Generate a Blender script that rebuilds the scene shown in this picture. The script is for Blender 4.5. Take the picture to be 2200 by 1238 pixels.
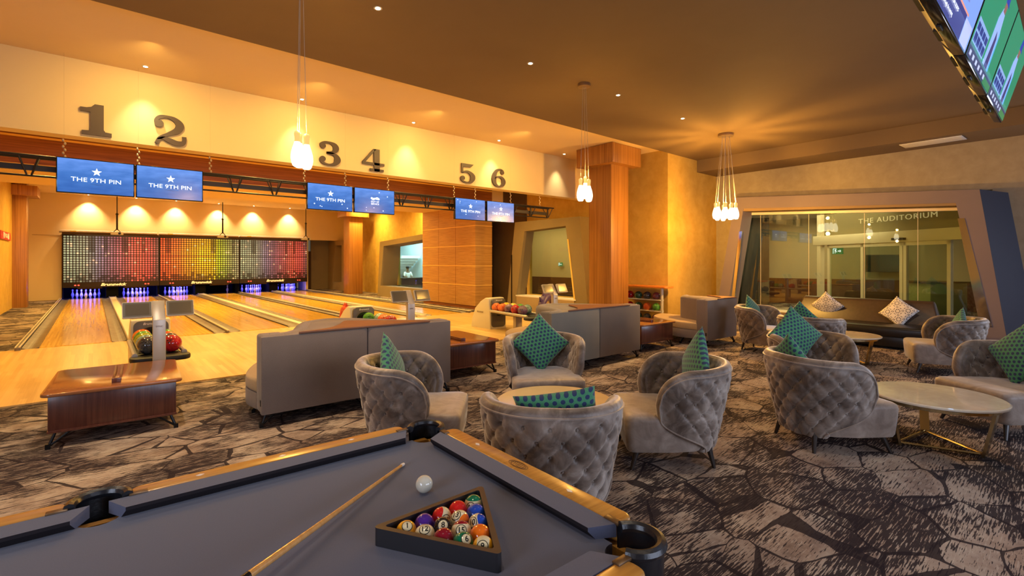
import bpy, bmesh, math, random
from mathutils import Vector, Matrix, Euler
random.seed(7)
PI = math.pi
SC = bpy.context.scene
COL = SC.collection
for o in list(bpy.data.objects):
    bpy.data.objects.remove(o)

# ------------------------------------------------------------------ camera
cam = bpy.data.cameras.new('camera'); cam_o = bpy.data.objects.new('camera', cam); COL.objects.link(cam_o)
cam.sensor_width = 36; cam.lens = 36 * 1046.6 / 2200; cam.shift_y = -57 / 2200
cam.clip_start = .05; cam.clip_end = 200
YAW = math.atan(900 / 1046.6)
cam_o.location = (0, 0, 1.67); cam_o.rotation_euler = (PI / 2, 0, -YAW)
SC.camera = cam_o

# ------------------------------------------------------------------ view, world
SC.view_settings.view_transform = 'Standard'; SC.view_settings.look = 'None'
SC.view_settings.gamma = 1; SC.view_settings.use_curve_mapping = False
SC.view_settings.exposure = 1.0
w = bpy.data.worlds.new('world'); SC.world = w; w.use_nodes = True
w.node_tree.nodes['Background'].inputs[0].default_value = (1, .8, .55, 1)
w.node_tree.nodes['Background'].inputs[1].default_value = .05

# ------------------------------------------------------------------ lights
WARM = (1, .66, .18); AMBER = (1, .51, .09); SOFT = (1, .80, .56); COOL = (.70, .78, 1); LAMP = (1, .72, .36)
def light(kind, loc, power, color, size=.1, target=None, spot=60, blend=.6, sy=None):
    l = bpy.data.lights.new(kind.lower() + '_light', kind); l.energy = power; l.color = color
    if kind == 'AREA':
        l.size = size
        if sy: l.shape = 'RECTANGLE'; l.size_y = sy
    else:
        l.shadow_soft_size = size
    if kind == 'SPOT':
        l.spot_size = math.radians(spot); l.spot_blend = blend
    o = bpy.data.objects.new(l.name, l); COL.objects.link(o); o.location = loc
    if target is not None:
        o.rotation_euler = (Vector(target) - Vector(loc)).to_track_quat('-Z', 'Y').to_euler()
    return o
# row of recessed lamps washing the numbered fascia, plus added fill spots without fittings
FASC_X = (.60, 2.87, 5.14, 7.47, 9.77)
for x in FASC_X:
    light('SPOT', (x, 9.17, 4.56), 52, (1, .84, .55), .03, (x, 9.36, 3.5), 62, 1)
    light('SPOT', (x, 8.1, 4.56), 92, (1, .64, .17), .15, (x, 8.9, 3.4), 165, 1)
# row of recessed lamps washing the back wall above the pin decks
BACK_X = (-.16, 1.52, 3.05, 4.84, 6.45, 8.26)
for x in BACK_X:
    light('SPOT', (x, 28.42, 4.56), 230, LAMP, .03, (x, 28.66, 3.2), 84, .9)
# lounge downlights
LOUNGE_X = (2.42, 4.75, 6.79, 8.87)
for x in LOUNGE_X:
    light('SPOT', (x, 5.12, 4.47), 66, SOFT, .04, (x, 5.12, 0), 95, .9)
for x, y in ((.3, 1.2), (3.2, 1.6), (6.2, .8), (9.2, 1.6)):
    light('SPOT', (x, y, 4.47), 46, SOFT, .04, (x, y, 0), 110, .9)
for x in (.35, -1.72):
    light('SPOT', (x, 5.12, 4.47), 130, SOFT, .04, (x, 5.12, 0), 110, .9)
# fill added as unseen downlights over approach and lanes (behind the fascia and beyond the beam)
for x in (-.6, 2.6, 5.8, 8.8):
    light('SPOT', (x, 11.4, 4.56), 340, WARM, .1, (x, 11.2, 0), 140, .9)
for y in (19, 23.5):
    for x in (-.3, 3.4, 7.2, 10.4):
        light('SPOT', (x, y, 4.56), 350, WARM, .1, (x, y, 0), 165, .9)
light('AREA', (4.5, 18, 4.5), 260, WARM, 9, (4.5, 18, 0), sy=8).data.spread = PI  # added soft fill above the lanes, no fitting
# cool fill areas added out of view at rear, left and right
light('AREA', (3.5, -5.6, 2.0), 180, COOL, 7, (3.5, 3, 1.4), sy=2.6)
light('AREA', (-3.9, .6, 1.9), 75, COOL, 2.6, (1, 1.6, .9), sy=2.0)
light('AREA', (13.7, -3.0, 2.0), 110, COOL, 3, (9, 1, 1.2), sy=2.2)  # added right-hand fill, no window in this wall

# ------------------------------------------------------------------ node helpers
def new_mat(name):
    m = bpy.data.materials.new(name); m.use_nodes = True
    nt = m.node_tree; nt.nodes.clear()
    out = nt.nodes.new('ShaderNodeOutputMaterial'); b = nt.nodes.new('ShaderNodeBsdfPrincipled')
    nt.links.new(b.outputs[0], out.inputs[0])
    return m, nt, b
def setin(nt, sock, v):
    if isinstance(v, bpy.types.NodeSocket): nt.links.new(v, sock)
    elif v is not None:
        if sock.type == 'RGBA' and len(v) == 3: v = (*v, 1)
        sock.default_value = v
def coord(nt, kind='Object', scale=(1, 1, 1), rot=(0, 0, 0), loc=(0, 0, 0)):
    if kind == 'World':
        src = nt.nodes.new('ShaderNodeNewGeometry').outputs['Position']
    else:
        src = nt.nodes.new('ShaderNodeTexCoord').outputs[kind]
    mp = nt.nodes.new('ShaderNodeMapping'); nt.links.new(src, mp.inputs[0])
    mp.inputs[1].default_value = loc; mp.inputs[2].default_value = rot; mp.inputs[3].default_value = scale
    return mp.outputs[0]
def noise(nt, vec, scale=5, detail=4, rough=.5, dist=0):
    n = nt.nodes.new('ShaderNodeTexNoise'); nt.links.new(vec, n.inputs['Vector'])
    n.inputs['Scale'].default_value = scale; n.inputs['Detail'].default_value = detail
    n.inputs['Roughness'].default_value = rough; n.inputs['Distortion'].default_value = dist
    return n.outputs['Fac']
def ramp(nt, fac, stops):
    r = nt.nodes.new('ShaderNodeValToRGB'); nt.links.new(fac, r.inputs[0])
    e = r.color_ramp.elements
    while len(e) < len(stops): e.new(.5)
    for i, (p, c) in enumerate(stops):
        e[i].position = p; e[i].color = (*c, 1) if len(c) == 3 else c
    return r.outputs[0]
def mth(nt, op, a, b=None, c=None):
    n = nt.nodes.new('ShaderNodeMath'); n.operation = op
    for i, v in enumerate((a, b, c)):
        if v is not None: setin(nt, n.inputs[i], v)
    return n.outputs[0]
def mix(nt, fac, a, b, mode='MIX'):
    n = nt.nodes.new('ShaderNodeMix'); n.data_type = 'RGBA'; n.blend_type = mode
    setin(nt, n.inputs[0], fac); setin(nt, n.inputs[6], a); setin(nt, n.inputs[7], b)
    return n.outputs[2]
def sep(nt, vec):
    n = nt.nodes.new('ShaderNodeSeparateXYZ'); nt.links.new(vec, n.inputs[0]); return n.outputs
def bump(nt, b, h, strength=.3, dist=.01):
    n = nt.nodes.new('ShaderNodeBump'); nt.links.new(h, n.inputs['Height'])
    n.inputs['Strength'].default_value = strength; n.inputs['Distance'].default_value = dist
    nt.links.new(n.outputs[0], b.inputs['Normal'])
def M(name, col, rough=.5, metal=0, coat=0, sheen=0, emit=None, es=0, spec=.5, var=0, vs=8, bmp=0):
    m, nt, b = new_mat(name)
    c = (*col, 1)
    if var or bmp:
        n = noise(nt, coord(nt), vs, 5)
        if var:
            lo = tuple(x * (1 - var) for x in col); hi = tuple(min(1, x * (1 + var)) for x in col)
            nt.links.new(ramp(nt, n, [(.3, lo), (.7, hi)]), b.inputs[0])
        else: b.inputs[0].default_value = c
        if bmp: bump(nt, b, n, bmp, .01)
    else: b.inputs[0].default_value = c
    b.inputs['Roughness'].default_value = rough; b.inputs['Metallic'].default_value = metal
    b.inputs['Coat Weight'].default_value = coat; b.inputs['Sheen Weight'].default_value = sheen
    b.inputs['Specular IOR Level'].default_value = spec
    if emit: b.inputs['Emission Color'].default_value = (*emit, 1); b.inputs['Emission Strength'].default_value = es
    return m
def wood_mat(name, c1, c2, scale, rough=.35, coat=0, kind='Object', det=6, lo=.35, hi=.65, dist=.4):
    m, nt, b = new_mat(name)
    v = coord(nt, kind, scale)
    n = noise(nt, v, 1, det, .6, dist)
    nt.links.new(ramp(nt, n, [(lo, c1), (hi, c2)]), b.inputs[0])
    b.inputs['Roughness'].default_value = rough; b.inputs['Coat Weight'].default_value = coat
    b.inputs['Coat Roughness'].default_value = .12
    return m

# ------------------------------------------------------------------ materials
MT = {}
def carpet():
    m, nt, b = new_mat('patterned carpet')
    p = coord(nt, 'World')
    wob = nt.nodes.new('ShaderNodeTexNoise'); wob.inputs['Scale'].default_value = 2.2; nt.links.new(p, wob.inputs['Vector'])
    add = nt.nodes.new('ShaderNodeVectorMath'); add.operation = 'MULTIPLY_ADD'
    nt.links.new(wob.outputs['Color'], add.inputs[0]); add.inputs[1].default_value = (.12, .12, 0); nt.links.new(p, add.inputs[2])
    mp = nt.nodes.new('ShaderNodeMapping'); nt.links.new(add.outputs[0], mp.inputs[0]); mp.inputs[3].default_value = (1.9, 2.9, 0)
    vo = nt.nodes.new('ShaderNodeTexVoronoi'); vo.feature = 'DISTANCE_TO_EDGE'; vo.inputs['Scale'].default_value = 1
    vo.inputs['Randomness'].default_value = .72
    nt.links.new(mp.outputs[0], vo.inputs['Vector'])
    wv = noise(nt, p, 2.5, 3)
    thr = mth(nt, 'MULTIPLY_ADD', wv, .095, -.026)
    line = mth(nt, 'LESS_THAN', vo.outputs['Distance'], thr)
    # scratches running along the lanes' cross direction
    sv = coord(nt, 'World', (8, 105, 1))
    s1 = noise(nt, sv, 1, 3, .6)
    zone = noise(nt, coord(nt, 'World', (1.1, 1.7, 1), loc=(3, 5, 0)), 1, 3, .6)
    vc = nt.nodes.new('ShaderNodeTexVoronoi'); vc.inputs['Scale'].default_value = 1; vc.inputs['Randomness'].default_value = .72
    nt.links.new(mp.outputs[0], vc.inputs['Vector'])
    zone = mth(nt, 'MULTIPLY_ADD', sep(nt, vc.outputs['Color'])[0], .13, mth(nt, 'MULTIPLY_ADD', zone, .95, -.03))
    zone2 = ramp(nt, zone, [(.42, (0, 0, 0)), (.56, (1, 1, 1))])
    sthr = mth(nt, 'MULTIPLY_ADD', zone2, -.175, .60)
    scr = mth(nt, 'GREATER_THAN', s1, sthr)
    blot = noise(nt, coord(nt, 'World', (2.3, 3.1, 1)), 1, 6, .7)
    base = ramp(nt, blot, [(.3, (.15, .10, .08)), (.46, (.33, .25, .20)), (.66, (.46, .385, .315))])
    lt = noise(nt, coord(nt, 'World', (9, 80, 1), loc=(9, 1, 0)), 1, 3, .6)
    base = mix(nt, mth(nt, 'MULTIPLY', mth(nt, 'GREATER_THAN', lt, .6), .35), base, (.58, .51, .43))
    c = mix(nt, mth(nt, 'MULTIPLY', scr, .93), base, (.022, .015, .020))
    c = mix(nt, mth(nt, 'MULTIPLY', line, .92), c, (.022, .015, .019))
    nt.links.new(c, b.inputs[0]); b.inputs['Roughness'].default_value = .95; b.inputs['Specular IOR Level'].default_value = .15
    bump(nt, b, noise(nt, p, 400, 2), .35, .004)
    return m
MT['carpet'] = carpet()
def lane_mat(name, c1, c2, c3, board=.027, rough=.16):
    m, nt, b = new_mat(name)
    p = coord(nt, 'World')
    s = sep(nt, p)
    bi = mth(nt, 'FLOOR', mth(nt, 'DIVIDE', s[0], board))
    seg = mth(nt, 'FLOOR', mth(nt, 'DIVIDE', mth(nt, 'MULTIPLY_ADD', bi, .37, s[1]), 1.4))
    wn = nt.nodes.new('ShaderNodeTexWhiteNoise'); wn.noise_dimensions = '2D'
    cmb = nt.nodes.new('ShaderNodeCombineXYZ'); nt.links.new(bi, cmb.inputs[0]); nt.links.new(seg, cmb.inputs[1])
    nt.links.new(cmb.outputs[0], wn.inputs['Vector'])
    g = noise(nt, coord(nt, 'World', (60, 1.6, 1)), 1, 4)
    f = mth(nt, 'MULTIPLY_ADD', wn.outputs['Value'], .45, mth(nt, 'MULTIPLY', g, .55))
    nt.links.new(ramp(nt, f, [(.2, c1), (.5, c2), (.8, c3)]), b.inputs[0])
    b.inputs['Roughness'].default_value = rough; b.inputs['Specular IOR Level'].default_value = .38
    return m
MT['lane'] = lane_mat('oiled maple lane boards', (.52, .29, .045), (.63, .37, .06), (.72, .45, .09), rough=.17)
MT['approach'] = lane_mat('approach maple boards', (.52, .32, .12), (.62, .40, .16), (.70, .48, .21), .06, .28)
def plaster(name, c1, c2, sc=3, bm=.15):
    m, nt, b = new_mat(name)
    n = noise(nt, coord(nt, 'World'), sc, 8, .65, .3)
    nt.links.new(ramp(nt, n, [(.3, c1), (.7, c2)]), b.inputs[0])
    b.inputs['Roughness'].default_value = .8; b.inputs['Specular IOR Level'].default_value = .2
    bump(nt, b, noise(nt, coord(nt, 'World'), 60, 3), bm, .004)
    return m
MT['gold_wall'] = plaster('mottled gold plaster', (.47, .28, .05), (.60, .375, .085))
MT['grey_wall'] = plaster('suede grey wallcovering', (.33, .27, .18), (.40, .335, .23), 5)
MT['cream'] = plaster('cream painted plaster', (.70, .53, .27), (.72, .55, .29), 1, .04)
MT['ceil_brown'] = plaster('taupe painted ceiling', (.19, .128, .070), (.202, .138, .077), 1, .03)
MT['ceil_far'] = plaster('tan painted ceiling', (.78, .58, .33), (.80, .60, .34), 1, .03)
MT['frame_taupe'] = plaster('taupe window surround', (.225, .18, .19), (.245, .195, .205), 1, .05)
MT['navy'] = M('navy blue paint', (.022, .024, .042), .7)
MT['khaki'] = plaster('khaki painted plaster', (.25, .185, .095), (.28, .21, .11), 1, .05)
MT['tan_wall'] = plaster('tan brown painted plaster', (.30, .20, .105), (.33, .225, .12), 1, .05)
MT['dark_brown'] = plaster('dark brown plaster', (.085, .05, .026), (.10, .06, .032), 2, .05)
MT['col_wood'] = wood_mat('vertical striped veneer', (.23, .085, .012), (.40, .175, .034), (34, 34, .5), .38, lo=.32, hi=.62)
MT['beam_wood'] = wood_mat('horizontal brown veneer', (.22, .07, .016), (.35, .12, .028), (1.2, 1.2, 42), .4)
MT['block_wood'] = wood_mat('horizontal amber veneer', (.40, .185, .04), (.58, .31, .085), (1.5, 1.5, 38), .35, lo=.3, hi=.6)
MT['gold'] = M('brass inlay strip', (.95, .62, .16), .4, .1)
MT['mahog'] = wood_mat('mahogany veneer', (.085, .022, .012), (.14, .042, .022), (40, 40, 2), .3, .2)
MT['mahog_top'] = wood_mat('polished mahogany top', (.24, .085, .03), (.33, .125, .045), (2, 26, 2), .17, .5)
MT['ledge'] = wood_mat('brown wood ledge', (.19, .075, .028), (.25, .10, .04), (2, 26, 2), .5)
MT['blackmetal'] = M('black steel', (.012, .011, .011), .35, .6)
MT['truss'] = M('black painted truss steel', (.018, .013, .011), .45, .3)
MT['chrome'] = M('polished chrome', (.75, .75, .78), .08, 1)
MT['silver'] = M('silver plastic', (.46, .43, .39), .35, .3)
MT['alu'] = M('cream anodised aluminium', (.80, .70, .54), .4, .05)
MT['black'] = M('matt black plastic', (.012, .012, .013), .5)
MT['gloss_black'] = M('gloss black plastic', (.01, .01, .012), .12)
MT['grey_plastic'] = M('dark grey plastic', (.085, .078, .068), .4)
MT['gutter'] = M('dusty grey gutter', (.16, .135, .125), .42, .1, var=.25, vs=5)
MT['cap'] = M('cream lane capping', (.58, .52, .41), .45)
MT['white'] = M('white paint', (.8, .78, .74), .5)
MT['cream_plastic'] = M('cream plastic', (.58, .54, .44), .4)
MT['white_plain'] = MT['white']
def fabric(name, c1, c2, sc=220, rough=.9, sheen=.2):
    m, nt, b = new_mat(name)
    n = noise(nt, coord(nt, 'Object'), sc, 2)
    n2 = noise(nt, coord(nt, 'Object'), 3, 3)
    f = mth(nt, 'MULTIPLY_ADD', n, .7, mth(nt, 'MULTIPLY', n2, .3))
    nt.links.new(ramp(nt, f, [(.35, c1), (.65, c2)]), b.inputs[0])
    b.inputs['Roughness'].default_value = rough; b.inputs['Sheen Weight'].default_value = sheen
    b.inputs['Specular IOR Level'].default_value = .15
    bump(nt, b, n, .25, .002)
    return m
MT['sofa_grey'] = fabric('taupe grey woven fabric', (.165, .128, .106), (.235, .187, .155))
MT['sofa_green'] = fabric('cool grey woven fabric', (.175, .162, .13), (.245, .225, .18))
MT['sofa_brown'] = fabric('brown grey woven fabric', (.155, .115, .085), (.215, .165, .125))
MT['sofa_tan'] = fabric('tan seat fabric', (.38, .26, .13), (.45, .32, .17), 120)
def velvet(name, d, l, h):
    m, nt, b = new_mat(name)
    p = coord(nt, 'Object')
    n = noise(nt, p, 5.5, 5, .62, .8)
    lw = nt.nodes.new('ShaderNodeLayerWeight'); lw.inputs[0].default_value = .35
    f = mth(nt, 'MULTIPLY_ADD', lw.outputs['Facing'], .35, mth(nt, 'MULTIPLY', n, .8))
    nt.links.new(ramp(nt, f, [(.34, d), (.52, l), (.72, h)]), b.inputs[0])  # nap mottle, with edge-on sheen and highlights painted into the colour
    b.inputs['Roughness'].default_value = .46; b.inputs['Sheen Weight'].default_value = .9
    b.inputs['Sheen Roughness'].default_value = .28; b.inputs['Specular IOR Level'].default_value = .42
    bump(nt, b, noise(nt, p, 14, 4), .25, .012)
    return m
MT['velvet'] = velvet('crushed taupe velvet', (.085, .06, .046), (.23, .18, .145), (.52, .45, .39))
MT['velvet_s'] = velvet('smooth taupe velvet', (.20, .15, .118), (.31, .245, .198), (.44, .365, .305))
MT['leg_dark'] = M('dark stained wood', (.02, .013, .01), .35)
MT['leather'] = M('dark brown leather', (.055, .034, .022), .36, var=.15, vs=20, bmp=.05)
MT['leather_blk'] = M('black leather', (.012, .010, .010), .33, bmp=.08, vs=60)
MT['brass'] = M('champagne brass', (.62, .50, .27), .2, 1)
def marble():
    m, nt, b = new_mat('cream marble top')
    n = noise(nt, coord(nt), 6, 8, .6, 1.5)
    nt.links.new(ramp(nt, n, [(.3, (.68, .60, .47)), (.7, (.80, .72, .59))]), b.inputs[0])
    b.inputs['Roughness'].default_value = .07; b.inputs['Coat Weight'].default_value = .5
    return m
MT['marble'] = marble()
MT['felt'] = M('slate grey billiard cloth', (.088, .098, .155), .95, spec=.1, sheen=.25, var=.06, vs=300)
MT['felt_shaded'] = M('billiard cloth with nose shade painted in', (.02, .017, .02), .95, spec=.1)  # same cloth, darkened in colour for the shade below the cushion nose
MT['oak'] = wood_mat('honey oak rail', (.40, .18, .03), (.56, .285, .06), (3, 55, 20), .3, .15)
MT['pocket'] = M('black leather pocket', (.012, .013, .017), .3, bmp=.1, vs=80)
MT['pearl'] = M('white sight inlay', (.8, .74, .68), .3)
MT['engrave'] = M('burnt engraving', (.14, .06, .02), .6)
MT['iron'] = M('bronze rail plate', (.13, .075, .035), .35, .4)
MT['cue_wood'] = wood_mat('maple cue shaft', (.50, .25, .075), (.60, .33, .11), (60, 60, 3), .25, .3)
MT['ivory'] = M('ivory resin', (.62, .60, .50), .1, coat=.5)
MT['cream_ball'] = M('cream resin', (.72, .62, .38), .12, coat=.4)
MT['ink'] = M('black ink', (.01, .01, .01), .4)
MT['rackwood'] = M('dark triangle plastic', (.016, .015, .018), .45)
MT['rack_top'] = M('worn brown rack edge', (.075, .045, .028), .45)
def glass(name, tint=(.8, .86, .75), refl=1.0):
    m = bpy.data.materials.new(name); m.use_nodes = True; nt = m.node_tree; nt.nodes.clear()
    out = nt.nodes.new('ShaderNodeOutputMaterial'); mx = nt.nodes.new('ShaderNodeMixShader')
    tr = nt.nodes.new('ShaderNodeBsdfTransparent'); tr.inputs[0].default_value = (*tint, 1)
    gl = nt.nodes.new('ShaderNodeBsdfGlossy'); gl.inputs['Roughness'].default_value = .005
    fr = nt.nodes.new('ShaderNodeLayerWeight'); fr.inputs[0].default_value = .5
    nt.links.new(mth(nt, 'MULTIPLY_ADD', mth(nt, 'POWER', fr.outputs['Facing'], 5.), .9, .045 * refl), mx.inputs[0])
    nt.links.new(tr.outputs[0], mx.inputs[1]); nt.links.new(gl.outputs[0], mx.inputs[2])
    nt.links.new(mx.outputs[0], out.inputs[0])
    return m
MT['glass'] = glass('clear window glass')
MT['glass_front'] = glass('reflective shopfront glass', refl=1.8)
def emis(name, col, s, base=(0, 0, 0)):
    return M(name, base, .5, emit=col, es=s)
MT['lamp_glass'] = emis('glowing opal glass', (1, .84, .60), 2.0)
MT['lamp_neck'] = emis('amber glass neck', (1, .50, .13), .62)
MT['down_lens'] = emis('lit lamp lens', (1, .86, .6), 30)
MT['white_glow'] = emis('white screen lettering', (.92, .95, 1), 1.0)
MT['dot_glow'] = emis('soft screen sparkle', (.50, .62, 1), .9)
MT['red_glow'] = emis('red indicator', (1, .06, .03), 1.6)
def screen_blue():
    m, nt, b = new_mat('blue glowing screen')
    s = sep(nt, coord(nt, 'Object'))
    n = noise(nt, coord(nt, 'Object', (1.5, 1, 5)), 3, 4)
    f = mth(nt, 'MULTIPLY_ADD', s[2], 1.1, mth(nt, 'MULTIPLY', n, .6))
    c = ramp(nt, f, [(0, (.016, .065, .24)), (.30, (.03, .10, .31)), (.6, (.075, .17, .46))])
    b.inputs[0].default_value = (0, 0, 0, 1); nt.links.new(c, b.inputs['Emission Color'])
    b.inputs['Emission Strength'].default_value = 1; b.inputs['Roughness'].default_value = .2
    return m
MT['scr_blue'] = screen_blue()
def attr_mat(name, emit=0., rough=.4):
    m, nt, b = new_mat(name)
    a = nt.nodes.new('ShaderNodeVertexColor'); a.layer_name = 'Col'
    nt.links.new(a.outputs[0], b.inputs[0])
    if emit:
        nt.links.new(a.outputs[0], b.inputs['Emission Color']); b.inputs['Emission Strength'].default_value = emit
    b.inputs['Roughness'].default_value = rough
    return m
MT['pixels'] = attr_mat('backlit printed pixel squares', .42)
MT['tv_pic'] = attr_mat('television picture', .36, .2)
def dots():
    m, nt, b = new_mat('green cushion cloth with navy dots')
    s = sep(nt, coord(nt, 'UV'))
    N = 10.0
    def lat(off):
        fx = mth(nt, 'SUBTRACT', mth(nt, 'FRACT', mth(nt, 'MULTIPLY_ADD', s[0], N, off)), .5)
        fy = mth(nt, 'MULTIPLY', mth(nt, 'SUBTRACT', mth(nt, 'FRACT', mth(nt, 'MULTIPLY_ADD', s[1], N / 1.5, off)), .5), 1.5)
        return mth(nt, 'SQRT', mth(nt, 'ADD', mth(nt, 'MULTIPLY', fx, fx), mth(nt, 'MULTIPLY', fy, fy)))
    d = mth(nt, 'LESS_THAN', mth(nt, 'MINIMUM', lat(0), lat(.5)), .29)
    n = noise(nt, coord(nt, 'UV'), 90, 2)
    g = ramp(nt, n, [(.3, (.035, .19, .095)), (.7, (.06, .28, .14))])
    nt.links.new(mix(nt, d, g, (.010, .028, .10)), b.inputs[0])
    b.inputs['Roughness'].default_value = .85; b.inputs['Sheen Weight'].default_value = .3
    bump(nt, b, n, .3, .002)
    return m
MT['dots'] = dots()
def damask():
    m, nt, b = new_mat('white cushion cloth with dark floral outline')
    uv = coord(nt, 'UV')
    s = sep(nt, uv)
    def medal(off):
        fx = mth(nt, 'SUBTRACT', mth(nt, 'FRACT', mth(nt, 'MULTIPLY_ADD', s[0], 2, off)), .5)
        fy = mth(nt, 'SUBTRACT', mth(nt, 'FRACT', mth(nt, 'MULTIPLY_ADD', s[1], 2, off)), .5)
        r = mth(nt, 'SQRT', mth(nt, 'ADD', mth(nt, 'MULTIPLY', fx, fx), mth(nt, 'MULTIPLY', fy, fy)))
        th = mth(nt, 'ARCTAN2', fy, fx)
        pet = mth(nt, 'ABSOLUTE', mth(nt, 'SINE', mth(nt, 'MULTIPLY', th, 4)))
        k = mth(nt, 'MULTIPLY_ADD', pet, -.09, r)
        ring = mth(nt, 'ABSOLUTE', mth(nt, 'SUBTRACT', mth(nt, 'FRACT', mth(nt, 'MULTIPLY', k, 5.5)), .5))
        return mth(nt, 'MULTIPLY', mth(nt, 'LESS_THAN', ring, .15), mth(nt, 'LESS_THAN', r, .34))
    d = mth(nt, 'MAXIMUM', medal(0.), medal(.5))
    nt.links.new(mix(nt, d, (.74, .69, .64), (.03, .03, .055)), b.inputs[0])
    b.inputs['Roughness'].default_value = .9
    return m
MT['damask'] = damask()
def bowl_mat(name, c1, c2):
    m, nt, b = new_mat(name)
    n = noise(nt, coord(nt), 7, 4, .6, 2.2)
    nt.links.new(ramp(nt, n, [(.42, c1), (.58, c2)]), b.inputs[0])
    b.inputs['Roughness'].default_value = .08; b.inputs['Coat Weight'].default_value = .5
    return m
BOWL = {k: bowl_mat(k + ' swirled resin', *v) for k, v in dict(
    red=((.5, .012, .02), (.28, .01, .01)), orange=((.75, .17, .03), (.55, .08, .02)), green=((.04, .20, .03), (.10, .32, .05)),
    dark_green=((.012, .06, .03), (.03, .10, .06)), yellow=((.72, .42, .02), (.55, .45, .06)), purple=((.10, .05, .12), (.16, .08, .14)),
    teal=((.05, .13, .14), (.25, .38, .33)), charcoal=((.02, .022, .03), (.06, .065, .075)), lime=((.30, .36, .02), (.12, .22, .03)),
    maroon=((.09, .02, .035), (.14, .03, .05))).items()}

# ------------------------------------------------------------------ mesh helpers
class MB:
    def __init__(self): self.v = []; self.f = []; self.mi = []
    def add(self, vs, fs, mi=0):
        n = len(self.v); self.v += [tuple(p) for p in vs]
        for f in fs: self.f.append([i + n for i in f]); self.mi.append(mi)
        return self
    def box(self, x0, y0, z0, x1, y1, z1, mi=0):
        vs = [(x, y, z) for z in (z0, z1) for y in (y0, y1) for x in (x0, x1)]
        return self.add(vs, [(0, 2, 3, 1), (4, 5, 7, 6), (0, 1, 5, 4), (2, 6, 7, 3), (0, 4, 6, 2), (1, 3, 7, 5)], mi)
    def prism(self, poly, a0, a1, axis='z', mi=0):
        def P(p, a):
            return {'z': (p[0], p[1], a), 'y': (p[0], a, p[1]), 'x': (a, p[0], p[1])}[axis]
        n = len(poly)
        vs = [P(p, a0) for p in poly] + [P(p, a1) for p in poly]
        fs = [tuple(range(n))[::-1], tuple(range(n, 2 * n))] + [(i, (i + 1) % n, (i + 1) % n + n, i + n) for i in range(n)]
        return self.add(vs, fs, mi)
    def tube(self, pts, r, n=8, cap=True, mi=0):
        pts = [Vector(p) for p in pts]; rs = r if isinstance(r, (list, tuple)) else [r] * len(pts)
        ring = []; up = Vector((0, 0, 1)); last = None
        for i, p in enumerate(pts):
            t = (pts[min(i + 1, len(pts) - 1)] - pts[max(i - 1, 0)]).normalized()
            a = last if last is not None else (up if abs(t.z) < .95 else Vector((1, 0, 0)))
            e1 = (a - t * a.dot(t)).normalized() if last is not None else t.cross(a).normalized()
            last = e1; e2 = t.cross(e1)
            ring.append([p + (e1 * math.cos(2 * PI * k / n) + e2 * math.sin(2 * PI * k / n)) * rs[i] for k in range(n)])
        vs = [q for rg in ring for q in rg]; fs = []
        for i in range(len(pts) - 1):
            for k in range(n):
                fs.append((i * n + k, i * n + (k + 1) % n, (i + 1) * n + (k + 1) % n, (i + 1) * n + k))
        if cap: fs += [tuple(range(n))[::-1], tuple((len(pts) - 1) * n + k for k in range(n))]
        return self.add(vs, fs, mi)
    def lathe(self, prof, n=20, loc=(0, 0, 0), mi=0, cap=True):
        vs = []; fs = []
        for r, z in prof:
            vs += [(loc[0] + r * math.cos(2 * PI * k / n), loc[1] + r * math.sin(2 * PI * k / n), loc[2] + z) for k in range(n)]
        for i in range(len(prof) - 1):
            for k in range(n): fs.append((i * n + k, i * n + (k + 1) % n, (i + 1) * n + (k + 1) % n, (i + 1) * n + k))
        if cap: fs += [tuple(range(n))[::-1], tuple((len(prof) - 1) * n + k for k in range(n))]
        return self.add(vs, fs, mi)
    def ball(self, c, r, n=16, m=10, sq=(1, 1, 1), mi=0):
        prof = [(r * math.sin(PI * i / m), -r * math.cos(PI * i / m)) for i in range(m + 1)]
        s = len(self.v); self.lathe([(max(a, 1e-5), b) for a, b in prof], n, mi=mi)
        for i in range(s, len(self.v)):
            x, y, z = self.v[i]; self.v[i] = (c[0] + x * sq[0], c[1] + y * sq[1], c[2] + z * sq[2])
        return self
    def xf(self, mat, start=0):
        for i in range(start, len(self.v)): self.v[i] = tuple(mat @ Vector(self.v[i]))
        return self
    def mesh(self, name, mats, smooth=False, bevel=0, seg=2, ang=35):
        me = bpy.data.meshes.new(name); me.from_pydata(self.v, [], self.f)
        mats = mats if isinstance(mats, (list, tuple)) else [mats]
        for m in mats: me.materials.append(m)
        me.polygons.foreach_set('material_index', self.mi)
        bm = bmesh.new(); bm.from_mesh(me)
        bmesh.ops.recalc_face_normals(bm, faces=bm.faces)
        if bevel:
            es = [e for e in bm.edges if len(e.link_faces) == 2 and e.calc_face_angle(0) > math.radians(30)]
            bmesh.ops.bevel(bm, geom=es, offset=bevel, segments=seg, profile=.5, affect='EDGES', clamp_overlap=True)
        bm.to_mesh(me); bm.free()
        if smooth or bevel:
            me.polygons.foreach_set('use_smooth', [True] * len(me.polygons))
            me.set_sharp_from_angle(angle=math.radians(ang))
        me.update()
        return me
    def build(self, name, mats, parent=None, smooth=False, bevel=0, seg=2, loc=None, rotz=0, kind=None, ang=35):
        o = bpy.data.objects.new(name, self.mesh(name, mats, smooth, bevel, seg, ang)); COL.objects.link(o)
        if parent: o.parent = parent
        if loc is not None: o.location = loc; o.rotation_euler = (0, 0, rotz)
        if kind: o['kind'] = kind
        return o
def tag(o, label, cat, group=None, kind=None):
    o['label'] = label; o['category'] = cat
    if group: o['group'] = group
    if kind: o['kind'] = kind
    return o
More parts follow.
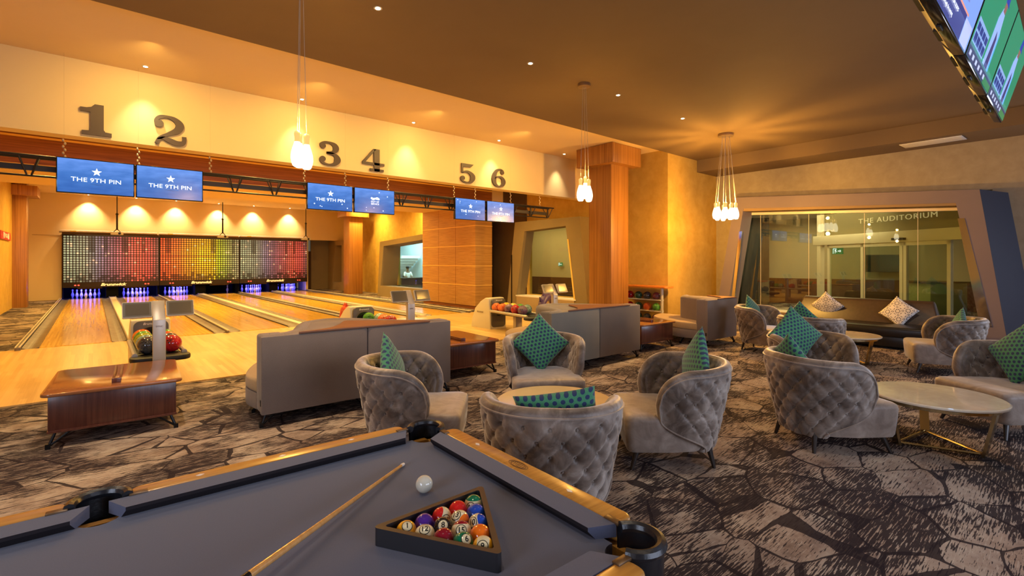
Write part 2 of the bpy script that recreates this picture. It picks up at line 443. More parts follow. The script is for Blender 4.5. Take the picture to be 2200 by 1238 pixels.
def thing(name, label, cat, loc=(0, 0, 0), rotz=0, group=None, kind=None):
    o = bpy.data.objects.new(name, None); COL.objects.link(o); o.empty_display_size = .1
    o.location = loc; o.rotation_euler = (0, 0, rotz)
    return tag(o, label, cat, group, kind)
def dup(root, loc, rotz, label):
    kids = {}
    for o in bpy.data.objects:
        if o.parent: kids.setdefault(o.parent.name, []).append(o)
    def cp(o, parent):
        c = o.copy(); COL.objects.link(c); c.parent = parent
        for k in kids.get(o.name, []): cp(k, c)
        return c
    r = cp(root, None); r.location = loc; r.rotation_euler = (0, 0, rotz); r['label'] = label
    return r
def structure(name, mb, mat, parent=None, **k):
    o = mb.build(name, mat, parent, **k)
    if not parent: o['kind'] = 'structure'
    return o
def text_mesh(body, size, extrude=0., shear=0, offset=0, align='CENTER', spacing=1):
    c = bpy.data.curves.new('txt', 'FONT'); c.body = body; c.size = size; c.extrude = extrude; c.shear = shear
    c.offset = offset; c.align_x = align; c.align_y = 'CENTER'; c.space_character = spacing; c.resolution_u = 4
    o = bpy.data.objects.new('txt', c); COL.objects.link(o)
    dg = bpy.context.evaluated_depsgraph_get(); dg.update()
    me = bpy.data.meshes.new_from_object(o.evaluated_get(dg))
    bpy.data.objects.remove(o); bpy.data.curves.remove(c)
    me.materials.clear()
    return me
def text(name, body, size, mat, parent, loc, rot=(PI / 2, 0, 0), sx=1, **k):
    me = text_mesh(body, size, **k); me.name = name; me.materials.append(mat)
    o = bpy.data.objects.new(name, me); COL.objects.link(o); o.parent = parent
    o.location = loc; o.rotation_euler = rot; o.scale = (sx, 1, 1)
    return o
def rounded(x0, y0, x1, y1, r, n=5):
    pts = []
    for cx, cy, a0 in ((x1 - r, y1 - r, 0), (x0 + r, y1 - r, PI / 2), (x0 + r, y0 + r, PI), (x1 - r, y0 + r, 1.5 * PI)):
        for i in range(n + 1):
            a = a0 + PI / 2 * i / n; pts.append((cx + r * math.cos(a), cy + r * math.sin(a)))
    return pts
def catmull(pts, n=8):
    out = []
    P = [pts[0]] + list(pts) + [pts[-1]]
    for i in range(1, len(P) - 2):
        for k in range(n):
            t = k / n
            out.append(tuple(.5 * (2 * b + (c - a) * t + (2 * a - 5 * b + 4 * c - d) * t * t + (-a + 3 * b - 3 * c + d) * t ** 3)
                             for a, b, c, d in zip(P[i - 1], P[i], P[i + 1], P[i + 2])))
    out.append(tuple(pts[-1])); return out

# ================================================================== SETTING
RX = 11.39   # right wall of the bowling hall
structure('floor', MB().box(-4, -6, -.12, 24, 32, 0), MT['carpet'])
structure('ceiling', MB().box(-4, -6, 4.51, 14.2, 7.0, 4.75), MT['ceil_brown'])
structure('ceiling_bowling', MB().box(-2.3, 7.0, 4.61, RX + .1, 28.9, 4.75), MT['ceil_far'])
structure('wall_left', MB().box(-2.35, 7.0, 0, -2.2, 29.0, 4.7).box(-4.1, -6, 0, -4, 7, 4.6).box(-4.1, 7.0, 0, -2.2, 7.1, 4.6), MT['gold_wall'])
# wall behind the photographer with an added, unseen window opening
structure('wall_back', MB().box(-4.1, -6.1, 0, 14.2, -6, .8).box(-4.1, -6.1, 3.6, 14.2, -6, 4.6).box(-4.1, -6.1, .8, -1, -6, 3.6).box(8, -6.1, .8, 14.2, -6, 3.6), MT['grey_wall'])
# end wall over the pin decks
ew = MB().box(-2.3, 28.75, 0, -1.02, 28.9, 2.9).box(-2.3, 28.75, 2.9, RX + .1, 28.9, 4.7).box(9.2, 28.72, 0, 9.32, 28.9, 2.9)
structure('wall_front', ew, MT['cream'])
structure('trim_1', MB().box(-1.95, 28.735, 2.79, -1.05, 28.75, 2.81), MT['tan_wall'])
structure('wall_alcove', MB().box(9.9, 30.0, 0, 12.3, 30.1, 3.2).box(9.3, 28.9, 2.93, 12.3, 30.1, 3.1).box(9.2, 28.9, 0, 9.3, 30.1, 3.2), MT['khaki'])
structure('door_1', MB().box(9.3, 29.95, 0, 9.9, 30.05, 2.28), MT['dark_brown'])
# right wall of the bowling hall with three glazed openings
def wall_x(x0, x1, y0, y1, ztop, holes):
    mb = MB(); y = y0
    for a, b, z0, z1 in sorted(holes):
        mb.box(x0, y, 0, x1, a, ztop); mb.box(x0, a, 0, x1, b, z0); mb.box(x0, a, z1, x1, b, ztop); y = b
    return mb.box(x0, y, 0, x1, y1, ztop)
structure('wall_right', wall_x(RX, RX + .15, 7.12, 28.75, 4.7, [(9.9, 12.35, .55, 2.85), (17.4, 21.9, .5, 2.6), (27.4, 28.74, 0, 2.9)]), MT['gold_wall'])
structure('wall_strip_dark', MB().box(RX - .04, 12.45, 0, RX, 14.9, 4.61), MT['dark_brown'])  # thin dark brown sheet over this stretch of the gold wall
structure('wall_corner', MB().box(RX, 7.0, 0, 14.15, 7.12, 4.6), MT['gold_wall'])
structure('wall_auditorium', wall_x(14.0, 14.15, -6, 7.0, 4.6, [(1.15, 6.45, .36, 3.15)]), MT['grey_wall'])
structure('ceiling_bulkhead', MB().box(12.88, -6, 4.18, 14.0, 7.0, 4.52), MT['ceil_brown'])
# hanging fascia that carries the lane numbers, wood beam and wood-clad pier behind it
structure('wall_fascia', MB().box(-2.2, 9.48, 3.49, RX, 9.77, 4.61), MT['cream'])
bm_ = structure('ceiling_beam', MB().box(-2.2, 13.7, 3.62, RX, 17.2, 4.61), MT['ceil_far'])
tag(bm_, 'tan boxed ceiling beam across the lanes behind the lane numbers', 'beam', kind='structure')
structure('beam_cladding', MB().box(-2.2, 13.64, 3.62, 10.79, 13.7, 4.61), MT['beam_wood'], bm_)
structure('brass_strip', MB().box(-2.2, 13.625, 4.14, 10.79, 13.64, 4.18), MT['gold'], bm_)
pier = structure('wood_pier', MB().box(10.05, 13.64, .12, 10.79, 17.2, 3.62), MT['block_wood'])
tag(pier, 'broad amber wood-clad pier with brass lines beside the right-hand lane', 'pillar', kind='structure')
pb = MB()
for z in (.834, 1.515, 2.22, 2.92): pb.box(10.04, 13.63, z - .012, 10.80, 17.21, z + .012)
structure('brass_strip', pb, MT['gold'], pier)
structure('plinth', MB().box(10.09, 13.68, 0, 10.79, 17.2, .12), MT['beam_wood'], pier)
pj = MB()
for y in (14.85, 16.0): pj.box(10.046, y, .12, 10.05, y + .012, 3.62)
structure('panel_joint', pj, MT['beam_wood'], pier)
def column(x, y, s, zt, label, cap=None):
    o = structure('wood_column', MB().box(x, y, 0, x + s, y + s, zt), MT['col_wood'], bevel=.004)
    tag(o, label, 'column', kind='structure')
    if cap:
        e, z0, z1 = cap
        structure('capital', MB().box(x - e, y - e, z0, x + s + e, y + s + e, z1), MT['col_wood'], o, bevel=.004)
    return o
column(9.87, 7.66, .72, 4.2, 'tall striped orange-brown wood column with square capital beside the lounge', (.23, 4.12, 4.6))
column(9.88, 24.2, .72, 4.61, 'wood column standing at the far right of the lanes', (.24, 3.95, 4.25))
column(-2.55, 24.87, .72, 4.61, 'dark wood column set in the far left wall', (.30, 4.05, 4.40))

# slanted window surrounds on the right wall ------------------------------------------------
def frame_box(name, label, xf, xw, outer, inner, mat, ret=None):
    """outer / inner: four (y, z) corners, top-far, top-near, bottom-near, bottom-far; front plane at x = xf"""
    mb = MB(); n = 4
    vs = [(xf, *p) for p in outer] + [(xf, *p) for p in inner] + [(xw, *p) for p in (ret or outer)] + [(xw, *p) for p in inner]
    fs = []
    for i in range(4):
        j = (i + 1) % 4
        fs += [(i, j, 4 + j, 4 + i), (i, 8 + i, 8 + j, j), (4 + i, 4 + j, 12 + j, 12 + i)]
    mb.add(vs, fs)
    o = structure(name, mb, mat); tag(o, label, 'window', kind='structure'); return o
# window_1: auditorium
w1_in = [(5.94, 3.11), (1.64, 2.87), (1.20, .36), (6.38, .36)]
w1_out = [(6.16, 3.43), (1.287, 3.11), (.88, 0.001), (6.75, 0.001)]
w1_ret = [(6.4, 3.5), (.925, 3.06), (.50, 0.001), (6.99, 0.001)]
w1 = frame_box('window_1', 'large slanted taupe surround of the auditorium window', 13.4, 14.0, w1_out, w1_in, MT['frame_taupe'], w1_ret)
structure('side_return', MB().add([(13.398, 1.287, 3.11), (13.398, .88, 0), (13.998, .50, 0), (13.998, .925, 3.06),
          (13.41, 1.30, 3.09), (13.41, .9, 0), (13.99, .55, 0), (13.99, .95, 3.04)],
          [(0, 1, 2, 3), (4, 7, 6, 5), (0, 3, 7, 4), (1, 5, 6, 2)]), MT['navy'], w1)['label'] = 'navy blue side of the surround'
structure('sill', MB().box(13.42, 1.24, .33, 14.1, 6.34, .37), MT['white'], w1)
structure('head_channel', MB().prism([(1.55, 2.75), (6.25, 2.985), (6.25, 3.055), (1.55, 2.815)], 13.95, 14.06, 'x'), MT['alu'], w1)
structure('head_soffit', MB().prism([(1.5, 2.81), (6.3, 3.055), (6.3, 3.14), (1.5, 2.90)], 13.42, 14.1, 'x'), MT['tan_wall'], w1)
structure('glass_pane', MB().box(14.06, 1.18, .37, 14.07, 6.4, 3.12), MT['glass_front'], w1)
gj = MB()
for y in (2.35, 3.35, 4.55, 5.75): gj.box(14.05, y, .37, 14.055, y + .008, 2.74 + (y - 1.55) * .05)
structure('glass_joint', gj, MT['alu'], w1)
structure('mirror_strip', MB().add([(13.39, 1.61, 2.55), (13.39, 1.28, .38), (13.39, 1.10, .38), (13.39, 1.505, 2.55),
          (13.42, 1.61, 2.55), (13.42, 1.28, .38), (13.42, 1.10, .38), (13.42, 1.505, 2.55)],
          [(0, 1, 2, 3), (4, 7, 6, 5), (0, 3, 7, 4), (0, 4, 5, 1), (2, 6, 7, 3), (1, 5, 6, 2)]), MT['chrome'], w1)
structure('mirror_strip', MB().add([(13.39, 5.97, 2.49), (13.39, 6.19, .55), (13.39, 6.27, .55), (13.39, 6.05, 2.49),
          (13.42, 5.97, 2.49), (13.42, 6.19, .55), (13.42, 6.27, .55), (13.42, 6.05, 2.49)],
          [(0, 3, 2, 1), (4, 5, 6, 7), (0, 4, 7, 3), (0, 1, 5, 4), (2, 3, 7, 6), (1, 2, 6, 5)]), MT['chrome'], w1)
# window_2 behind the tall column
w2_in = [(12.10, 2.68), (10.22, 2.76), (9.85, .50), (12.50, .50)]
w2_out = [(12.58, 3.01), (9.65, 3.01), (9.3, 0.001), (13.02, 0.001)]
w2 = frame_box('window_2', 'slanted brown window surround between the pier and the tall column', 10.95, RX, w2_out, w2_in, MT['khaki'])
structure('sill', MB().box(10.93, 9.8, .49, RX + .1, 12.52, .53), MT['white'], w2)
structure('apron', MB().box(10.93, 9.86, .0, 10.948, 12.48, .49), MT['sofa_tan'], w2)
structure('glass_pane', MB().box(RX + .05, 9.9, .5, RX + .06, 12.4, 2.85), MT['glass'], w2)
structure('metal_strip', MB().box(10.93, 12.72, 0, 10.948, 12.76, 1.9), MT['blackmetal'], w2)
structure('mirror_strip', MB().add([(10.94, 9.88, .5), (10.94, 10.15, 2.35), (10.94, 10.10, 2.35), (10.94, 9.82, .5)], [(0, 1, 2, 3)]).add(
    [(10.948, 9.88, .5), (10.948, 10.15, 2.35), (10.948, 10.10, 2.35), (10.948, 9.82, .5)], [(0, 1, 2, 3)]), MT['gold'], w2)
# window_3 beyond the pier
w3_in = [(21.6, 2.40), (17.4, 2.62), (17.4, .50), (21.95, .50)]
w3_out = [(22.0, 2.62), (17.22, 2.86), (17.22, 0.001), (22.25, 0.001)]
w3 = frame_box('window_3', 'slanted taupe window surround with bright blue glazing beyond the pier', 10.5, RX, w3_out, w3_in, MT['khaki'])
structure('sill', MB().box(11.1, 17.3, .001, RX + .1, 22.0, .5), MT['cream'], w3)
structure('glass_pane', MB().box(RX + .05, 17.3, .5, RX + .06, 21.9, 2.6), MT['glass'], w3)
# window_4 in the far alcove
w4 = frame_box('window_4', 'narrow slanted window surround in the far right alcove', 10.9, RX + .3, [(29.84, 2.9), (27.5, 2.9), (27.4, 0.001), (29.98, 0.001)],
               [(28.75, 2.61), (27.8, 2.61), (27.8, .45), (29.2, .45)], MT['tan_wall'])
structure('pane', MB().box(RX + .2, 27.6, .45, RX + .25, 29.3, 2.65), MT['khaki'], w4)

# foyer behind the right wall and the auditorium entrance -----------------------------------
structure('wall_foyer', MB().box(15.0, 7.2, 1.0, 15.1, 17.2, 3.5).box(11.6, 17.1, 0, 15.1, 17.2, 3.5), MT['cream'])
structure('wall_foyer_far', MB().box(16, 17.2, 0, 16.1, 32, 4.2).box(11.6, 31.9, 0, 16, 32, 4.2).box(11.6, 17.2, 0, 16, 17.25, 4.2), M('pale blue grey paint', (.60, .70, .74), .7))
structure('trim_2', MB().box(14.97, 7.2, 0, 15.1, 18, 1.0), MT['mahog'])
structure('ceiling_foyer', MB().box(11.54, 7.12, 3.4, 15.1, 18.1, 3.5).box(11.54, 18.1, 4.1, 16.1, 32, 4.2).box(14.15, -4, 3.35, 23, 10.5, 3.45), MT['white'])
structure('wall_auditorium_rear', MB().add([(20.6, 10.5, 1.0), (22.3, 1.0, 1.0), (22.3, 1.0, 3.4), (20.6, 10.5, 3.4)], [(0, 1, 2, 3)]).box(14.15, 10.4, 0, 21, 10.5, 3.4).box(14.15, -4, 0, 23, -3.9, 3.4).box(22.4, -4, 0, 22.5, 1.2, 3.4), M('olive cream plaster', (.50, .43, .30), .8))
structure('trim_3', MB().add([(20.55, 10.5, 0), (22.25, 1.0, 0), (22.25, 1.0, 1.0), (20.55, 10.5, 1.0)], [(0, 1, 2, 3)]), MT['mahog'])
structure('column_dark', MB().add([(x, y, z) for z in (0, 3.4) for x, y in ((19.0, 8.5), (19.7, 7.75), (20.2, 8.3), (19.5, 9.0))],
          [(0, 1, 5, 4), (1, 2, 6, 5), (2, 3, 7, 6), (3, 0, 4, 7)]), wood_mat('dark stone', (.014, .011, .008), (.045, .036, .026), (9, 9, 1.2), .5))
# sliding doors set at an angle
D0 = Vector((15.45, 1.22, 0)); DD = Vector((2.3, 3.62, 0)).normalized(); DN = Vector((-DD.y, DD.x, 0))
ang_d = math.atan2(DD.y, DD.x)
def dbox(a, b, z0, z1, t=.08, mb=None, off=0):
    mb = mb or MB(); s = len(mb.v); mb.box(a, -t / 2 + off, z0, b, t / 2 + off, z1); return mb
door = thing('door_2', 'cream framed glass sliding doors of the auditorium', 'door', D0, ang_d, kind='structure')
hdr = MB(); dbox(0, 5.35, 2.2, 2.5, .2, hdr); structure('header', hdr, MT['alu'], door, bevel=.01)
fr = MB()
for a, b in ((.95, 1.04), (2.1, 2.19), (2.21, 2.30), (3.45, 3.54), (4.72, 4.80)): dbox(a, b, 0, 2.2, .08, fr)
dbox(.95, 4.8, 2.1, 2.2, .08, fr); dbox(.95, 4.8, 0, .1, .08, fr)
structure('door_frame', fr, MT['alu'], door)
structure('jamb', dbox(5.05, 5.2, 0, 3.35, .15), MT['alu'], door)
structure('glass_pane', dbox(.95, 4.8, .1, 2.1, .01), MT['glass'], door)
structure('motion_sensor', dbox(2.05, 2.4, 2.25, 2.31, .1, off=.14), MT['black'], door)
text('lettering', 'THE AUDITORIUM', .2, M('gilt lettering', (.75, .62, .38), .35, .3, emit=(.8, .62, .35), es=.25), door, (2.45, .02 + .0, 2.86), (PI / 2, 0, PI), sx=1.28, extrude=.005, spacing=1.15)
tr = structure('transom', dbox(0, 5.1, 2.5, 3.35, .01, off=-.1), M('olive painted transom', (.26, .22, .12), .7), door)
ex = thing('exit_sign', 'green running-man exit sign seen through the auditorium glass', 'sign', D0 + DD * 4.45 + DN * -.02 + Vector((0, 0, 2.0)), ang_d + PI)
MB().box(-.2, -.02, -.1, .2, .02, .1).build('sign_board', M('green sign', (.01, .12, .05), .5, emit=(.01, .13, .05), es=.6), ex)
def running_man(parent, y, s=1., mir=1):
    mb = MB()
    mb.box(-.16 * s, y, -.08 * s, -.145 * s, y + .004, .08 * s).box(-.16 * s, y, .065 * s, -.02 * s, y + .004, .08 * s)
    for a, b in (((-.1, .0), (-.05, .02)), ((-.05, .02), (-.08, -.07)), ((-.05, .02), (-.01, -.04)), ((-.09, .03), (-.02, .045))):
        d = Vector((b[0] - a[0], 0, b[1] - a[1])).normalized(); n = Vector((-d.z, 0, d.x)) * .009 * s
        A = Vector((a[0] * s, y, a[1] * s)); B = Vector((b[0] * s, y, b[1] * s))
        mb.add([A + n, B + n, B - n, A - n], [(0, 1, 2, 3)])
    mb.add([(.03 * s, y, -.012 * s), (.11 * s, y, -.012 * s), (.11 * s, y, .012 * s), (.03 * s, y, .012 * s)], [(0, 1, 2, 3)])
    mb.add([(.10 * s, y, .05 * s), (.16 * s, y, 0), (.10 * s, y, -.05 * s), (.125 * s, y, 0)], [(0, 1, 2, 3)])
    return mb.build('pictogram', MT['white_glow'], parent)
running_man(ex, -.026)
ex2 = thing('exit_sign', 'small exit sign seen through the window behind the ball return', 'sign', (14.9, 14.2, 1.55), -PI / 2); ex2.scale = (.55, 1, .75)
MB().box(-.2, -.02, -.1, .2, .02, .1).build('sign_board', bpy.data.materials['green sign'], ex2); running_man(ex2, -.026)
tvr = thing('television', 'dark switched-off television seen on the wall beyond the sliding doors', 'television', (21.40, 4.5, 1.6), -PI / 2 + .177)
MB().box(-.55, -.05, -.31, .55, .02, .31).build('housing', MT['black'], tvr, bevel=.01)
MB().box(-.535, -.055, -.295, .535, -.05, .295).build('screen', M('dark grey screen', (.02, .024, .028), .15), tvr)
desk = thing('reception_desk', 'olive yellow reception desk beyond the auditorium doors', 'desk', (19.4, 2.9, 0), -.55)
MB().box(-.55, -.4, 0, .75, .4, 1.02).build('body', M('olive laminate', (.50, .46, .22), .5), desk, bevel=.01)
MB().box(-.6, -.45, 1.02, .8, .45, 1.06).build('counter_top', MT['dark_brown'], desk)
light('AREA', (18.5, 5.5, 3.2), 95, (1, .76, .44), 4, (18.5, 5.5, 0))
light('AREA', (15.3, 4.9, 3.2), 45, (1, .76, .44), 1.2, (15.8, 6.4, 0))
light('AREA', (13.4, 13, 3.3), 60, (1, .83, .5), 2, (13.4, 13, 0), sy=6)
light('AREA', (13.8, 25, 4.0), 620, (.50, .76, 1), 4, (13.8, 25, 0), sy=8)
# bright foyer behind window_3: stair, counter, seated person
st = MB()
for i in range(12): st.box(14.6, 30.6 - i * .28, .17 * i, 15.9, 30.9 - i * .28, .17 * (i + 1))
tag(st.build('staircase', MT['white']), 'pale staircase climbing behind the bright window', 'stairs')
ct = thing('counter', 'low brown counter in front of the person behind glass', 'counter', (12.9, 22.9, 0))
MB().box(-.9, -.25, 0, .7, .25, .78).build('body', MT['mahog'], ct); MB().box(-.95, -.3, .78, .75, .3, .82).build('top', MT['dark_brown'], ct)

def skin_mesh(name, pts, edges, radii, mat, sub=2):
    me = bpy.data.meshes.new(name); me.from_pydata(pts, edges, [])
    o = bpy.data.objects.new(name, me); COL.objects.link(o)
    o.modifiers.new('s', 'SKIN')
    for i, r in enumerate(radii): me.skin_vertices[0].data[i].radius = (r, r) if not isinstance(r, tuple) else r
    me.skin_vertices[0].data[0].use_root = True
    sm = o.modifiers.new('u', 'SUBSURF'); sm.levels = sub; sm.render_levels = sub
    dg = bpy.context.evaluated_depsgraph_get(); dg.update()
    nm = bpy.data.meshes.new_from_object(o.evaluated_get(dg)); nm.name = name
    o.modifiers.clear(); o.data = nm; nm.materials.clear(); nm.materials.append(mat)
    nm.polygons.foreach_set('use_smooth', [True] * len(nm.polygons))
    return o
def person():
    r = thing('person', 'person with dark hair in a white shirt sitting behind the bright window', 'person', (13.25, 24.3, .15), PI * .95)
    pts = [(0, 0, .48), (0, -.02, .68), (0, 0, .88), (0, 0, 1.0), (0, .01, 1.10), (0, .02, 1.20),
           (-.17, 0, .90), (-.22, .10, .68), (-.12, .32, .66), (.17, 0, .90), (.22, .10, .68), (.12, .32, .66),
           (-.10, .04, .46), (-.13, .42, .46), (-.13, .42, .05), (-.13, .52, .02), (.10, .04, .46), (.13, .42, .46), (.13, .42, .05), (.13, .52, .02)]
    ed = [(0, 1), (1, 2), (2, 3), (3, 4), (4, 5), (2, 6), (6, 7), (7, 8), (2, 9), (9, 10), (10, 11), (0, 12), (12, 13), (13, 14), (14, 15), (0, 16), (16, 17), (17, 18), (18, 19)]
    rad = [.14, .13, .13, .05, .085, .07, .055, .045, .035, .055, .045, .035, .08, .06, .045, .035, .08, .06, .045, .035]
    b = skin_mesh('body', pts, ed, rad, M('brown skin', (.22, .12, .07), .6)); b.parent = r
    s = skin_mesh('shirt', pts[:3] + [pts[6], pts[7], pts[9], pts[10]], [(0, 1), (1, 2), (2, 3), (3, 4), (2, 5), (5, 6)], [.15, .145, .14, .068, .058, .068, .058], MT['white']); s.parent = r
    MB().ball((0, .0, 1.19), .105, 14, 9, (.95, 1, .95)).build('hair', M('black hair', (.01, .008, .008), .6), r, smooth=True)
    ch = thing('office_chair', 'dark chair under the person behind the bright window', 'chair', (13.25, 24.3, 0), PI * .95)
    MB().box(-.22, -.2, .44, .22, .22, .5).build('seat', MT['black'], ch, bevel=.02)
    MB().box(-.2, -.26, .5, .2, -.21, .9).build('backrest', MT['black'], ch, bevel=.02)
    for x in (-.18, .18):
        for y in (-.17, .18): MB().tube([(x, y, 0), (x, y, .44)], .015).build('leg', MT['black'], ch)
person()

# ================================================================== BOWLING HALL
structure('floor_approach', MB().box(-1.35, 7.97, 0, 10.0, 12.9, .018), MT['approach'])
LANES = [(-.777, .289), (1.03, 2.09), (2.63, 3.70), (4.44, 5.50), (6.04, 7.11), (7.85, 8.91)]
ORD = ['leftmost', 'second', 'third', 'fourth', 'fifth', 'rightmost']
NUMW = ['one', 'two', 'three', 'four', 'five', 'six']
for i, (a, b) in enumerate(LANES):
    t = thing('bowling_lane', f'glossy amber {ORD[i]} bowling lane under the number {NUMW[i]}', 'bowling lane', (0, 0, 0), 0, 'bowling lanes')
    MB().box(a, 12.9, 0, b, 28.6, .03).build('lane_bed', MT['lane'], t)
    d = MB()
    for k in range(7): d.ball((a + .15 + k * .128, 17.2 + (3 - abs(3 - k)) * .28, .031), .016, 8, 4, (1, 2.2, .1))
    d.build('arrow_marker', MT['dark_brown'], t)
    for g0, g1 in ((a - .24, a), (b, b + .24)):
        pr = [(g0, .03), (g0 + .02, .03)]
        pr += [(g0 + .02 + .2 * k / 8, .03 - .075 * math.sin(PI * k / 8) + .055) for k in range(1, 8)]
        pr = [(g0, .06)] + [(g0 + .24 * k / 8, .045 - .038 * math.sin(PI * k / 8)) for k in range(9)] + [(g1, .002), (g0, .002)]
        MB().prism(pr, 12.9, 28.6, 'y').build('gutter', MT['gutter'], t)
def divider(x0, x1, lab, wide):
    t = thing('lane_divider', lab, 'divider', (0, 0, 0))
    MB().box(x0, 12.8, 0, x1, 28.6, .075).build('capping', MT['cap'] if wide else MT['gutter'], t, bevel=.006)
    s = MB()
    for x in (x0 + .012, x1 - .012): s.tube([(x, 12.75, .085), (x, 28.6, .085)], .012, 6)
    s.build('edge_rail', MT['silver'] if wide else MT['cap'], t, smooth=True)
divider(-1.10, -1.02, 'thin grey rail along the carpet left of lane one', 0)
divider(.54, .79, 'wide cream strip between lanes one and two', 1)
divider(2.335, 2.385, 'narrow rail between lanes two and three', 0)
divider(3.945, 4.195, 'wide cream strip between lanes three and four', 1)
divider(5.745, 5.795, 'narrow rail between lanes four and five', 0)
divider(7.355, 7.605, 'wide cream strip between lanes five and six', 1)
divider(9.155, 9.24, 'thin grey rail along the carpet right of lane six', 0)
structure('pit_wall', MB().box(-1.0, 30.4, 0, 9.2, 30.5, 2.9).box(-1.02, 28.6, 0, -1.0, 30.4, 2.9).box(-1.0, 28.6, .0, 9.2, 30.4, .02)
          .box(.44, 28.65, 0, .88, 29.9, .6).box(2.33, 28.65, 0, 2.40, 29.9, .6).box(3.85, 28.65, 0, 4.3, 29.9, .6).box(5.73, 28.65, 0, 5.8, 29.9, .6).box(7.25, 28.65, 0, 7.7, 29.9, .6), M('pit black paint', (.003, .003, .003), .8, spec=.1))
# pins
PROF = [(.026, 0), (.031, .012), (.042, .06), (.056, .10), (.0605, .115), (.058, .145), (.045, .19), (.030, .23), (.024, .255), (.0235, .27),
        (.027, .30), (.0325, .33), (.032, .35), (.024, .372), (.008, .381)]
pin_root = thing('bowling_pin', '', 'bowling pin', (0, 0, 0), 0, 'bowling pins')
MB().lathe(PROF, 16).build('pin_body', M('white pin lacquer', (.75, .75, .8), .15, coat=.4), pin_root, smooth=True, ang=60)
sr = MB()
for z in (.248, .272): sr.lathe([(.0255, z), (.0255, z + .008)], 14, cap=False)
sr.build('neck_stripe', M('red stripe', (.5, .02, .02), .4), pin_root)
ROWS = [('front pin', 0, 0), ('left pin of the second row', -.5, 1), ('right pin of the second row', .5, 1), ('left pin of the third row', -1, 2), ('middle pin of the third row', 0, 2),
        ('right pin of the third row', 1, 2), ('far left pin of the back row', -1.5, 3), ('inner left pin of the back row', -.5, 3), ('inner right pin of the back row', .5, 3), ('far right pin of the back row', 1.5, 3)]
used = False
for i, (a, b) in enumerate(LANES):
    c = (a + b) / 2
    for nm, dx, row in ROWS:
        if i == 3 and nm != 'far right pin of the back row': continue
        lab = f'blue-lit white bowling pin on lane {NUMW[i]}, {nm}' if i != 3 else 'only bowling pin left on lane four, at its right edge'
        p = (c + dx * .305, 28.78 + row * .264, .03)
        if not used: pin_root.location = p; pin_root['label'] = lab; used = True
        else: dup(pin_root, p, 0, lab)
    if i != 3: light('AREA', (c, 28.78, .56), 17, (.04, .05, 1), .9, (c, 29.3, 0), sy=.15)
light('AREA', (4.97, 28.78, .56), 1.2, (.04, .06, 1), .9, (4.97, 29.3, 0), sy=.15)
MB().box(-1.0, 28.6, .02, 9.2, 30.0, .03).build('pin_deck', MT['gloss_black'], kind='structure')
